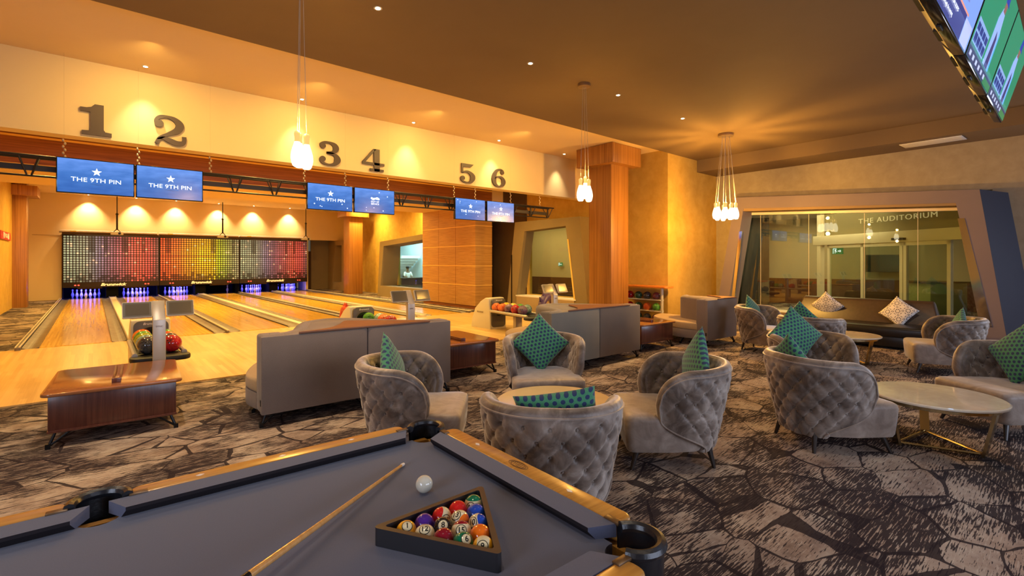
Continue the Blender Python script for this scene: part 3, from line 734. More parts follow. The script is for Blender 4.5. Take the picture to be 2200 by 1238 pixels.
# masking units with coloured squares
def lerp(a, b, t): return tuple(x + (y - x) * t for x, y in zip(a, b))
def ramp_py(stops, t):
    for (p0, c0), (p1, c1) in zip(stops, stops[1:]):
        if t <= p1: return lerp(c0, c1, max(0, (t - p0) / (p1 - p0)))
    return stops[-1][1]
COLD = [(0, (.30, .42, .30)), (.2, (.30, .38, .30)), (.35, (.22, .20, .33)), (.5, (.30, .13, .20)), (.66, (.50, .12, .12)), (.78, (.85, .14, .10)), (.9, (.7, .10, .09)), (1, (.25, .10, .10))]
HOT = [(0, (.85, .10, .03)), (.2, (.95, .20, .03)), (.38, (.98, .45, .02)), (.62, (.95, .62, .02)), (.74, (.45, .62, .03)), (.85, (.32, .42, .10)), (1, (.35, .40, .25))]
def masking(x0, x1, stops, lab, seed):
    rnd = random.Random(seed)
    t = thing('masking_unit', lab, 'masking unit', (0, 0, 0))
    MB().box(x0 + .01, 28.42, .53, x1 - .01, 28.55, 2.86).build('panel', M('dark brown panel', (.018, .009, .007), .5), t, bevel=.005)
    nx, nz = 32, 20; W_ = (x1 - x0 - .06) / nx; Hh = (2.80 - .75) / nz
    vs = []; fs = []; cols = []
    hcol = [rnd.random() for _ in range(nx)]; hb = [rnd.random() for _ in range(nx)]
    for i in range(nx):
        for j in range(nz):
            c = ramp_py(stops, i / (nx - 1)); br = .5 + .16 * rnd.random()
            zrel = j / nz
            mid = math.exp(-((zrel - .55) / .28) ** 2); br += .45 * mid * (.5 + hcol[i])
            if rnd.random() < .04: c = lerp(c, (1, .75, .5), .3); br += .2
            if zrel < .16 * hb[i] and rnd.random() < .8: br *= .3
            if hcol[i] < .12 and zrel > .6: br *= .4
            if j == 11: br *= .55
            br = min(br, 1.25)
            X0 = x0 + .03 + i * W_; Z0 = .75 + j * Hh; g = .0145; k = .014
            q = [(X0 + g + k, Z0 + g), (X0 + W_ - g - k, Z0 + g), (X0 + W_ - g, Z0 + g + k), (X0 + W_ - g, Z0 + Hh - g - k), (X0 + W_ - g - k, Z0 + Hh - g),
                 (X0 + g + k, Z0 + Hh - g), (X0 + g, Z0 + Hh - g - k), (X0 + g, Z0 + g + k)]
            n = len(vs); vs += [(a, 28.415, b) for a, b in q]; fs.append(tuple(range(n, n + 8))); cols += [tuple(min(1, v * br) for v in c)] * 8
    me = bpy.data.meshes.new('pixel_print'); me.from_pydata(vs, [], fs); me.materials.append(MT['pixels'])
    ca = me.color_attributes.new('Col', 'FLOAT_COLOR', 'CORNER')
    for k, c in enumerate(cols): ca.data[k].color = (*c, 1)
    o = bpy.data.objects.new('pixel_print', me); COL.objects.link(o); o.parent = t
    cx = (x0 + x1) / 2
    text('lettering', 'Brunswick', .165, M('cream logo print', (.9, .72, .42), .5, emit=(.9, .6, .25), es=.45), t, (cx, 28.41, .635), sx=1.25, shear=.3, offset=.006, extrude=.002)
    r = MB()
    for x in (x0 + .42, x0 + .53, x1 - .53, x1 - .42): r.ball((x, 28.41, .63), .036, 10, 6, (1, .3, .8))
    r.build('indicator_lamp', MT['red_glow'], t, smooth=True)
    MB().box(x0, 28.40, 2.86, x1 - .02, 28.56, 2.92).build('top_rail', MT['dark_brown'], t)
    sg = MB()
    for x in (x0 + .9, x1 - .9): sg.box(x - .42, 28.5, .47, x + .42, 28.52, .52)
    sg.build('lane_sign', MT['dark_brown'], t)
masking(-1.009, 2.385, COLD, 'pixel-patterned masking unit fading from green to red over lanes one and two', 1)
masking(2.385, 5.77, HOT, 'orange and yellow pixel-patterned masking unit over lanes three and four', 2)
masking(5.77, 9.19, COLD, 'pixel-patterned masking unit fading to red over lanes five and six', 3)
for x0, x1, lab in ((-1.1, 2.3, 'white roller screen case above the left masking unit'), (2.36, 5.72, 'white roller screen case above the middle masking unit'), (5.76, 9.2, 'white roller screen case above the right masking unit')):
    t = thing('roller_screen', lab, 'projection screen', (0, 0, 0))
    MB().box(x0, 28.36, 2.95, x1, 28.52, 3.03).build('case', MT['white'], t, bevel=.02)
    MB().box(x0, 28.37, 2.92, x1, 28.50, 2.95).build('slot', MT['dark_brown'], t)
    MB().box(x0 + .35, 28.34, 2.96, x0 + .55, 28.36, 3.01).build('sticker', M('yellow sticker', (.7, .5, .02), .5), t)
for x, lab in ((.80, 'left'), (4.86, 'middle'), (8.84, 'right')):
    t = thing('projector', f'cream projector hanging on a black pole, {lab} of the three over the pins', 'projector', (x, 27.6, 2.9))
    MB().box(-.22, -.16, -.06, .22, .16, .06).build('body', MT['cream_plastic'], t, bevel=.02)
    MB().lathe([(.05, 0), (.05, .02)], 14).xf(Matrix.Translation((.08, -.16, 0)) @ Matrix.Rotation(PI / 2, 4, 'X')).build('lens', MT['gloss_black'], t)
    MB().tube([(0, 0, .16), (0, 0, .9)], .035).tube([(0, 0, .9), (0, 0, 1.70)], .02).build('pole', MT['truss'], t, smooth=True)
    br = MB()
    for sx in (-1, 1): br.tube([(sx * .12, .05, .06), (0, 0, .22)], .015, 6)
    br.tube([(-.05, 0, .85), (.05, 0, .85)], .03, 6); br.build('bracket', MT['truss'], t)
# red sign on left wall
sgn = thing('wall_sign', 'red fire sign with white alarm waves on the far left wall', 'sign', (-2.19, 22.9, 2.51), 0)
MB().box(0, -1.2, -.13, .03, 1.15, .13).build('sign_board', M('red sign board', (.42, .02, .015), .5), sgn)
wv = MB()
for k in range(3):
    wv.tube([(.035, .35 + .14 * k + .1 * math.cos(a) - .1, .085 * (1 + k * .25) * math.sin(a)) for a in [(-.9 + .3 * q) for q in range(7)]], .012, 5)
    wv.build('wave_symbol', MT['white'], sgn, smooth=True); wv = MB()
    wv.tube([(.035, -.35 - .14 * k - .1 * math.cos(a) + .1, .085 * (1 + k * .25) * math.sin(a)) for a in [(-.9 + .3 * q) for q in range(7)]], .012, 5)
wv.tube([(.035, .12 * math.cos(a), .06 * math.sin(a)) for a in [q * PI / 6 for q in range(13)]], .012, 5)
wv.build('wave_symbol', MT['white'], sgn, smooth=True)

# lane numbers -----------------------------------------------------------------------------
def stroke(mb, pts, n=10, y0=0., y1=.03):
    P = catmull(pts, n); L = []; R = []
    for i, (x, z, w_) in enumerate(P):
        a = P[max(i - 1, 0)]; b = P[min(i + 1, len(P) - 1)]
        d = Vector((b[0] - a[0], b[1] - a[1])).normalized(); nx, nz = -d.y, d.x
        L.append((x + nx * w_ / 2, z + nz * w_ / 2)); R.append((x - nx * w_ / 2, z - nz * w_ / 2))
    for i in range(len(P) - 1):
        q = [L[i], L[i + 1], R[i + 1], R[i]]
        vs = [(a, y0, b) for a, b in q] + [(a, y1, b) for a, b in q]
        mb.add(vs, [(0, 1, 2, 3), (7, 6, 5, 4), (0, 4, 5, 1), (2, 6, 7, 3)])
    return mb
def disc(mb, c, r, y0=-.002, y1=.03):
    return mb.prism([(c[0] + r * math.cos(2 * PI * k / 20), c[1] + r * math.sin(2 * PI * k / 20)) for k in range(20)], y0, y1, 'y')
def digit(k):
    mb = MB(); Pz = lambda poly: mb.prism(poly, 0, .03, 'y')
    if k == 1:
        Pz([(.04, 0), (.78, 0), (.78, .12), (.62, .135), (.58, .2), (.58, 1), (.36, 1), (.27, .9), (.16, .865), (0, .86), (0, .735), (.25, .735), (.25, .2), (.21, .135), (.04, .12)])
    if k == 2:
        stroke(mb, [(.045, .70, .05), (.06, .82, .09), (.18, .93, .12), (.38, .965, .09), (.60, .90, .16), (.745, .72, .25), (.66, .52, .22), (.40, .36, .12), (.17, .20, .11), (.075, .0, .12)])
        disc(mb, (.15, .70), .128)
        stroke(mb, [(.10, .16, .03), (.26, .21, .1), (.45, .15, .17), (.65, .08, .18), (.82, .10, .16), (.875, .20, .13), (.875, .34, .13)])
    if k == 3:
        stroke(mb, [(.05, .78, .04), (.08, .88, .08), (.22, .95, .10), (.42, .965, .09), (.60, .88, .2), (.66, .74, .24), (.56, .58, .15), (.30, .525, .09)])
        disc(mb, (.15, .80), .115)
        stroke(mb, [(.30, .525, .09), (.54, .50, .1), (.68, .40, .2), (.72, .25, .26), (.62, .09, .16), (.40, .03, .08), (.18, .07, .09), (.06, .16, .07), (.04, .26, .04)])
        disc(mb, (.145, .25), .115)
    if k == 4:
        Pz([(.50, 0), (.74, 0), (.74, 1), (.50, 1)]); Pz([(.32, 0), (.92, 0), (.92, .11), (.32, .11)]); Pz([(0, .27), (.95, .27), (.95, .38), (0, .38)])
        Pz([(0, .37), (.13, .37), (.60, 1), (.48, 1)])
    if k == 5:
        Pz([(.08, .5), (.17, .5), (.17, .82), (.60, .84), (.74, .98), (.74, 1), (.08, 1)])
        stroke(mb, [(.13, .50, .03), (.26, .58, .09), (.46, .59, .12), (.66, .46, .22), (.72, .30, .26), (.62, .10, .16), (.42, .03, .08), (.20, .06, .09), (.07, .15, .07), (.05, .25, .04)])
        disc(mb, (.15, .24), .115)
    if k == 6:
        stroke(mb, [(.72, .82, .05), (.66, .93, .07), (.50, .97, .08), (.30, .88, .15), (.17, .66, .22), (.13, .42, .26), (.20, .16, .18), (.42, .03, .08), (.63, .12, .16), (.72, .31, .25), (.64, .50, .16), (.46, .575, .08), (.26, .52, .07), (.18, .42, .04)])
        disc(mb, (.64, .82), .11)
    return mb
for k, x, wd in ((1, -.144, .356), (2, .721, .43), (3, 3.267, .42), (4, 4.13, .48), (5, 6.52, .44), (6, 7.47, .44)):
    mb = digit(k); ux = max(v[0] for v in mb.v); s = wd / ux
    mb.v = [(a * s, b, c * .456) for a, b, c in mb.v]
    tag(mb.build('lane_number', M('dark bronze numeral', (.075, .048, .028), .5) if k == 1 else bpy.data.materials['dark bronze numeral'], loc=(x, 9.44, 3.53)),
        f'large dark serif numeral {NUMW[k-1]} on the cream fascia', 'number sign', 'lane numbers')

# truss with chains and six screens -----------------------------------------------------------
tt = thing('lighting_truss', 'long black triangular truss carrying the six blue screens', 'truss', (0, 9.3, 2.95))
mb = MB()
for y, z in ((-.09, .15), (.09, .15), (0, -.11)): mb.tube([(-2.15, y, z), (9.4 if z > 0 else 9.25, y, z)], .018 if z > 0 else .014, 8)
mb.build('chord', MT['truss'], tt, smooth=True)
MB().box(-2.15, -.02, -.04, 9.2, .02, .035).build('flat_bar', MT['truss'], tt)
x = -1.9
while x < 9.3:
    mb = MB()
    for y in (-.09, .09): mb.tube([(x - .1, y, .15), (x - .02, 0, -.11)], .011, 6).tube([(x + .1, y, .15), (x + .02, 0, -.11)], .011, 6)
    mb.build('web_brace', MT['truss'], tt); x += .62
for x in (-.31, .52, 1.46, 2.95, 3.72, 4.62, 6.25, 6.85, 7.95, 8.97):
    c = MB(); c.tube([(x, 0, .15), (x, 0, 1.66)], .0008, 4)
    for k in range(6): c.ball((x + .01 * (-1) ** k, 0, .2 + k * .045), .016, 6, 4, (1, .6, 1.5))
    c.build('hanging_chain', M('steel chain', (.45, .33, .2), .4, .8) if 'steel chain' not in bpy.data.materials else bpy.data.materials['steel chain'], tt, smooth=True)
def star_mesh(mb, cx, cz, r, y):
    pts = []
    for k in range(10):
        a = PI / 2 + k * PI / 5; q = r if k % 2 == 0 else r * .40
        pts.append((cx + q * math.cos(a), cz + q * math.sin(a)))
    return mb.prism(pts, y, y - .002, 'y')
def tv(x0, lab, mode, seed):
    t = thing('television', lab, 'television', (x0 + .43, 9.13, 2.865), 0, 'blue score screens on the truss')
    MB().box(-.425, -.03, -.245, .425, .04, .245).build('housing', MT['gloss_black'], t, bevel=.006)
    MB().box(-.412, -.033, -.232, .412, -.03, .232).build('screen', MT['scr_blue'], t)
    MB().box(-.2, .04, -.05, .2, .14, .05).build('bracket', MT['truss'], t)
    s = MB()
    if mode == 'pin':
        star_mesh(s, 0, .07, .058, -.034); s.build('star_symbol', MT['white_glow'], t)
        text('lettering', 'THE 9TH PIN', .083, MT['white_glow'], t, (0, -.036, -.05), sx=1.15, offset=0)
    else:
        stroke(s, [(-.075, .055, .02), (-.04, .04, .045), (.0, .05, .03), (.045, .055, .05), (.08, .05, .02)], 6, -.034, -.036)
        disc(s, (-.07, .055), .02, -.034, -.036); disc(s, (.075, .045), .02, -.034, -.036); s.build('wrench_symbol', MT['white_glow'], t)
        text('lettering', 'OUT OF\nSERVICE', .045, MT['white_glow'], t, (0, -.036, -.035), sx=1.05)
    MB().prism([(-.09, -.105), (.10, -.112), (0, -.104)], -.034, -.0345, 'y').build('shadow_line', MT['ink'], t)
    if seed:
        rn = random.Random(seed); d = MB()
        for k in range(6): disc(d, (rn.uniform(-.36, .36), rn.choice((-1, 1)) * rn.uniform(.09, .2)), rn.uniform(.008, .013), -.0335, -.0345)
        d.build('sparkle', MT['dot_glow'], t)
for x0, lab, mode, s in ((-.39, 'leftmost blue screen with white star on the truss', 'pin', 0), (.475, 'second blue screen from the left with white star, below number two', 'pin', 0),
                         (2.93, 'blue star screen with sparkles below number three', 'pin', 4), (3.81, 'blue screen showing a wrench and out of service', 'out', 5),
                         (6.14, 'blue star screen with sparkles below number five', 'pin', 6), (7.04, 'rightmost blue star screen on the truss', 'pin', 8)): tv(x0, lab, mode, s)

# ball returns -----------------------------------------------------------------------------
def bowling_ball(loc, r, col, lab, grp, cat='bowling ball'):
    t = MB().ball((0, 0, 0), r, 24, 14).build('bowling_ball', BOWL[col], loc=loc, smooth=True)
    t.rotation_euler = (random.uniform(0, 6), random.uniform(0, 6), random.uniform(0, 6))
    tag(t, lab, cat, grp)
    hp = MB()
    cd = (Vector((0, 0, 1.67)) - Vector(loc)).normalized()
    ax = cd + Vector((random.uniform(-.5, .5), 0, random.uniform(.1, .8))); ax.normalize()
    Rm = t.rotation_euler.to_matrix().inverted()
    u = ax.cross(Vector((0, 0, 1))).normalized(); v = ax.cross(u)
    for a, b in ((-.02, 0), (.02, .0), (0, .035)):
        q = (ax * r + u * a + v * b).normalized() * r * 1.001
        hp.ball(tuple(Rm @ q), .010, 8, 5)
    hp.build('finger_hole', MT['ink'], t)
    return t
def ball_return(x, tag_, cols, ramp_col):
    t = thing('ball_return', f'grey and cream ball return with round mouth, {tag_}', 'ball return', (x, 0, 0))
    side = [(9.32, .0), (10.12, .0), (10.08, .22), (9.95, .5), (9.72, .68), (9.52, .775), (9.40, .77), (9.34, .45)]
    MB().prism(side, -.25, .25, 'x').build('hood', MT['cream_plastic'], t, bevel=.02, seg=3)
    fp = rounded(-.22, .06, .22, .76, .09, 5)
    fm = MB().prism(fp, 9.30, 9.35, 'y'); fm.build('front_panel', MT['grey_plastic'], t, bevel=.008)
    MB().lathe([(.17, 0), (.185, .012), (.17, .02), (.15, .0)], 28, cap=False).xf(Matrix.Translation((0, 9.298, .5)) @ Matrix.Rotation(PI / 2, 4, 'X')).build('mouth_ring', MT['grey_plastic'], t, smooth=True)
    disc(MB(), (0, .5), .165, 9.288, 9.299).build('mouth', MT['gloss_black'], t)
    text('lettering', 'Brunswick', .05, MT['white'], t, (0, 9.293, .715), shear=.3, extrude=.001)
    text('lettering', 'Brunswick', .06, MT['engrave'], t, (-.262, 9.72, .42), (PI / 2, 0, -PI / 2), shear=.3, extrude=.001)
    base = MB()
    base.box(-.24, 8.02, .40, .24, 9.3, .43)
    base.build('tray', MT['black'], t, bevel=.01)
    rl = MB()
    for sx in (-1, 1): rl.tube([(sx * .27, 7.98, .44), (sx * .27, 9.3, .47)], .032, 8)
    rl.build('side_rail', MT['silver'], t, smooth=True)
    bp = MB(); bp.prism(rounded(-.33, 7.78, .33, 8.1, .12), .36, .43, 'z'); bp.build('end_bumper', MT['black'], t, bevel=.02)
    for yy in (8.6,): MB().box(-.1, yy - .05, .018, .1, yy + .05, .40).build('leg', MT['silver'], t, bevel=.01)
    for k, (cx, cy, c, lb) in enumerate(cols):
        bowling_ball((x + cx, 7.98 + (cy - 8.0) * 1.08, .43 + .119), .117, c, lb, None)
    return t
ball_return(.68, 'near the left table',
    [(-.13, 8.12, 'charcoal', 'charcoal bowling ball at the front of the left ball return'), (-.13, 8.34, 'teal', 'teal marbled bowling ball second in the left row'),
     (-.13, 8.56, 'lime', 'yellow green bowling ball third in the left row'), (-.13, 8.78, 'green', 'green bowling ball fourth in the left row'), (-.13, 9.0, 'orange', 'amber bowling ball at the back of the left row'),
     (.14, 8.12, 'red', 'glossy red bowling ball at the front of the right row, left ball return'), (.14, 8.34, 'charcoal', 'dark bowling ball behind the glossy red one'), (.14, 8.56, 'orange', 'orange bowling ball third in the right row'), (.14, 8.78, 'green', 'green bowling ball behind the score console pole')], 0)
ball_return(4.1, 'behind the first grey sofa',
    [(.02, 9.06, 'green', 'large green bowling ball showing above the first grey sofa'), (.14, 8.84, 'teal', 'teal marbled bowling ball beside the large green one'), (.1, 8.62, 'orange', 'orange bowling ball above the first grey sofa back'),
     (.13, 8.40, 'red', 'red bowling ball lowest behind the first grey sofa back')], 0)
ball_return(7.57, 'beside the middle sofa',
    [(-.13, 9.16, 'orange', 'coral bowling ball with finger holes nearest the right hood'), (-.13, 8.94, 'orange', 'orange bowling ball second from the right hood'), (-.13, 8.72, 'purple', 'plum bowling ball on the right ball return'),
     (-.13, 8.50, 'red', 'scarlet bowling ball with holes on the right ball return'), (-.13, 8.28, 'purple', 'plum bowling ball half hidden by the middle sofa'),
     (.13, 9.1, 'yellow', 'yellow bowling ball in the back row nearest the right hood'), (.13, 8.86, 'yellow', 'golden bowling ball second in the back row'), (.13, 8.62, 'green', 'green and white bowling ball in the back row'), (.13, 8.4, 'teal', 'pale teal bowling ball at the end of the back row')], 0)
# score consoles
def console(x, lab):
    t = thing('score_console', lab, 'score console', (x, 7.42, 0))
    MB().prism([(-.04, 0), (.04, 0), (.04, .90), (.16, 1.17), (.11, 1.18), (-.04, .95)], -.065, .065, 'x').build('post', MT['silver'], t, bevel=.006)
    MB().box(-.13, -.1, 0, .13, .12, .03).build('base_plate', MT['silver'], t, bevel=.005)
    R = Matrix.Translation((0, .02, 1.07)) @ Matrix.Rotation(-.42, 4, 'X')
    for sx in (-1, 1):
        cx = sx * .215
        m = MB().prism(rounded(cx - .145, -.10, cx + .145, .10, .012), -.01, -.045, 'y').xf(R).build('monitor', MT['cream_plastic'], t, bevel=.004)
        MB().prism(rounded(cx - .138, -.093, cx + .138, .093, .008), -.045, -.049, 'y').xf(R).build('bezel', MT['grey_plastic'], m)
        MB().box(cx - .115, -.0515, -.072, cx + .115, -.049, .072).xf(R).build('display', M('dim display', (.10, .088, .065), .15) if 'dim display' not in bpy.data.materials else bpy.data.materials['dim display'], m)
    text('lettering', 'SYNC', .03, MT['engrave'], t, (0, -.042, .87), extrude=.001)
console(.62, 'silver score console with two tilted monitors behind the left table')
console(4.1, 'silver score console with two tilted monitors behind the first grey sofa')
console(7.6, 'silver score console with two tilted monitors behind the middle sofa')
# spiked ball ramps for children
def spiky(loc, rz, mat, lab, s=1.):
    t = thing('ball_ramp', lab, 'ball ramp', loc, rz)
    path = [(-.28, 0, .38), (-.2, 0, .55), (-.05, 0, .66), (.12, 0, .66), (.25, 0, .55), (.34, 0, .45), (.42, 0, .44)]
    path = [(a * s, b, c * s) for a, b, c in path]
    MB().tube(catmull(path, 5), [.075 * s * (.7 + .5 * math.sin(PI * min(1, k / 31))) for k in range(31)], 12).build('body', mat, t, smooth=True)
    sp = MB()
    cp = catmull(path, 5)
    for k in range(2, 24, 3):
        p = Vector(cp[k]); d = (p - Vector((.03 * s, 0, .3 * s))).normalized()
        sp.tube([p + d * .06 * s, p + d * .17 * s], [.04 * s, .004], 6)
    sp.build('spikes', mat, t)
    for x in (-.2, .2):
        for y in (-.12, .12): MB().tube([(x * s, y, .0), (x * .7 * s, y * .4, .5 * s)], .022, 8).build('leg', mat, t, smooth=True)
spiky((8.30, 8.35, 0), .3, M('purple plastic', (.12, .07, .15), .4), 'purple spiked ball ramp behind the middle sofa', 1.25)
spiky((4.22, 10.5, 0), 1.45, M('red plastic', (.5, .04, .02), .4), 'red spiked ball ramp behind the middle ball return', .92)
# ball rack with orange top
rk = thing('ball_rack', 'cream ball rack with an orange top against the gold wall', 'ball rack', (11.15, 7.6, 0))
MB().prism(rounded(-.2, -.82, .2, .82, .06), .985, 1.035, 'z').build('top_board', M('orange laminate', (.78, .24, .03), .35), rk, bevel=.01)
for y in (-.58, .56): MB().prism(rounded(-.035, y - .035, .035, y + .035, .03), 0, .985, 'z').build('leg', MT['cream_plastic'], rk, smooth=True)
for z in (.665, .375, .09):
    s = MB()
    for x in (-.07, .07): s.tube([(x, -.58, z), (x, .56, z)], .018, 8)
    s.build('shelf_rail', MT['cream_plastic'], rk, smooth=True)
for z, row, cols in ((.665, 'top', ('red', 'dark_green', 'charcoal', 'maroon')), (.375, 'middle', ('red', 'dark_green', 'orange', 'green')), (.09, 'bottom', ('maroon', 'dark_green', 'charcoal', 'maroon'))):
    for k, (c, nm) in enumerate(zip(cols, ('first', 'second', 'third', 'fourth'))):
        bowling_ball((11.15, 7.6 + .41 - k * .275, z + .102), .108, c, f"{c.replace('_', ' ')} bowling ball, {nm} from the left on the {row} shelf of the rack", 'balls on the rack')

# ================================================================== LOUNGE: SOFAS AND LOW TABLES
def steel_leg(parent, x, y, sx, sy):
    MB().tube([(x, y, .15), (x + sx * .05, y + sy * .02, .012)], .013, 6).tube([(x - sx * .12, y, .15), (x + sx * .05, y + sy * .02, .02)], .011, 6).box(
        x + sx * .05 - .018, y + sy * .02 - .018, 0, x + sx * .05 + .018, y + sy * .02 + .018, .045).build('leg', MT['blackmetal'], parent)
BP = [(.10, .12), (.28, .15), (.45, .33), (.58, .65), (.72, .95), (.98, 1.10), (1.24, .98), (1.45, .68), (1.70, .36), (1.95, .19), (2.10, .12)]
def bench(loc, rz, lab, m1, m2, lab1=None, half_only=False):
    t = thing('lounge_sofa', lab, 'sofa', loc, rz)
    path = catmull(BP[:6] if half_only else BP, 6); N = len(path)
    # curved backrest: swept rounded section
    sec = []; h0, h1, hw = .16, .93, .10
    for k in range(7): a = PI * k / 6; sec.append((hw * math.cos(a), h1 - .06 + .06 * math.sin(a)))
    sec = [(hw, h0)] + sec + [(-hw, h0)]
    vs = []; fs = []; ns = len(sec)
    for i, p in enumerate(path):
        a = path[max(i - 1, 0)]; b = path[min(i + 1, N - 1)]
        d = Vector((b[0] - a[0], b[1] - a[1], 0)).normalized(); nn = Vector((-d.y, d.x, 0))
        for q, z in sec: vs.append((p[0] + nn.x * q, p[1] + nn.y * q, z))
    for i in range(N - 1):
        for k in range(ns - 1): fs.append((i * ns + k, i * ns + k + 1, (i + 1) * ns + k + 1, (i + 1) * ns + k))
    fs += [tuple(range(ns)), tuple((N - 1) * ns + k for k in range(ns))[::-1]]
    MB().add(vs, fs).build('backrest', m1, t, smooth=True, ang=50)
    a = MB().box(0, 0, .13, 1.098, .07, .915).build('rear_panel', m1, t, bevel=.015)
    if not half_only: MB().box(1.102, 0, .13, 2.2, .07, .915).build('rear_panel', m2, t, bevel=.015)
    if lab1: a['label'] = lab1
    for x0 in ((0,) if half_only else (0, 1.96)): MB().box(x0 + .004, .03, .13, x0 + .236, .26, .925).build('end_panel', m1 if x0 == 0 else m2, t, bevel=.03, seg=3)
    core = [(.02, .07)] + [(x, y) for x, y in path[::2]] + [(1.098 if half_only else 2.18, .07)]
    MB().prism(core, .16, .915, 'z').build('backrest_core', m1, t, bevel=.012)
    led = [(.35, -.004)] + catmull([(.36, .01), (.68, .11), (.88, .33), (1.04, .62), (1.10, .66)], 4) + ([(1.098, -.004)] if half_only else [(1.16, .62), (1.53, .36), (1.76, .17), (1.88, .02), (1.90, -.004)])
    if half_only: MB().box(1.04, .07, .14, 1.098, 1.15, .90).build('side_panel', m1, t, bevel=.01)
    MB().prism(led, .916, .938, 'z').build('ledge', MT['ledge'], t, bevel=.004)
    seat = catmull([(.0, .22), (-.03, .62), (.18, 1.20), (.55, 1.66), (1.1, 1.85), (1.65, 1.66), (2.02, 1.20), (2.23, .62), (2.2, .22)], 5)
    if half_only: seat = catmull([(.0, .22), (-.03, .62), (.18, 1.20), (.55, 1.66), (1.1, 1.85)], 5) + [(1.1, .22)]
    MB().prism(seat, .14, .31, 'z').build('seat_base', m1, t, bevel=.012)
    half = len(seat) // 2
    for pts in ([seat] if half_only else (seat[:half + 1] + [(1.1, .3)], [(1.1, .3)] + seat[half:])):
        pts = [(x, y) for x, y in pts]
        MB().prism(pts, .31, .45, 'z').build('seat_cushion', MT['sofa_tan'], t, bevel=.03, seg=3)
    for x, y, sx, sy in ((.06, .08, -1, -1), (2.14, .08, 1, -1), (.1, .62, -1, 1), (2.1, .62, 1, 1), (.8, 1.6, -1, 1), (1.4, 1.6, 1, 1)):
        if half_only and x > 1.1: x = 1.04
        if half_only and (x, y) == (1.04, .62): continue
        if half_only and x == 1.04 and y == 1.6: continue
        steel_leg(t, x, y, sx, sy)
    MB().box(-.004, .02, .22, .0, .05, .28).build('care_tag', MT['black'], t)
    return t
bench((1.27, 5.30, 0), -.03, 'nearest taupe lounge sofa seen from behind, with brown wood ledge', MT['sofa_grey'], MT['sofa_grey'])
bench((5.05, 4.99, 0), -.0, 'middle two-tone lounge sofa seen from behind', MT['sofa_green'], MT['sofa_brown'], 'cool grey left rear panel')
bench((9.02, 4.68, 0), -.06, 'farthest lounge sofa with tan seat beside the gold wall', MT['sofa_grey'], MT['sofa_grey'], half_only=True)
def low_table(x0, y0, x1, y1, rz, lab):
    t = thing('low_table', lab, 'table', (x0, y0, 0), rz); W_, D_ = x1 - x0, y1 - y0
    MB().prism(rounded(0, 0, W_, D_, .07), .47, .50, 'z').build('table_top', MT['mahog_top'], t, bevel=.008)
    MB().box(.05, .06, .145, W_ - .05, D_ - .06, .47).build('body', MT['mahog'], t, bevel=.004)
    MB().box(.045, .05, .14, W_ - .045, D_ - .05, .16).build('plinth', MT['mahog'], t)
    g = MB()
    for sx in (-1, 1): g.box(W_ * .5 + sx * .026 - .009, .20, .50, W_ * .5 + sx * .026 + .009, 1.08, .528)
    g.box(W_ * .5 - .035, .18, .50, W_ * .5 + .035, .215, .545)
    g.build('cup_groove', MT['mahog'], t, bevel=.002)
    for x, y, sx, sy in ((.10, .10, -1, -1), (W_ - .10, .10, 1, -1), (.1, D_ - .1, -1, 1), (W_ - .1, D_ - .1, 1, 1)): steel_leg(t, x, y, sx, sy)
low_table(-.36, 5.90, .68, 7.15, -.06, 'left mahogany low table with a reflective top in front of the lanes')
low_table(3.56, 5.72, 4.65, 6.95, -.05, 'mahogany low table between the nearest and the middle sofa')
low_table(7.62, 5.20, 8.70, 6.40, -.05, 'mahogany low table between the middle and the farthest sofa')

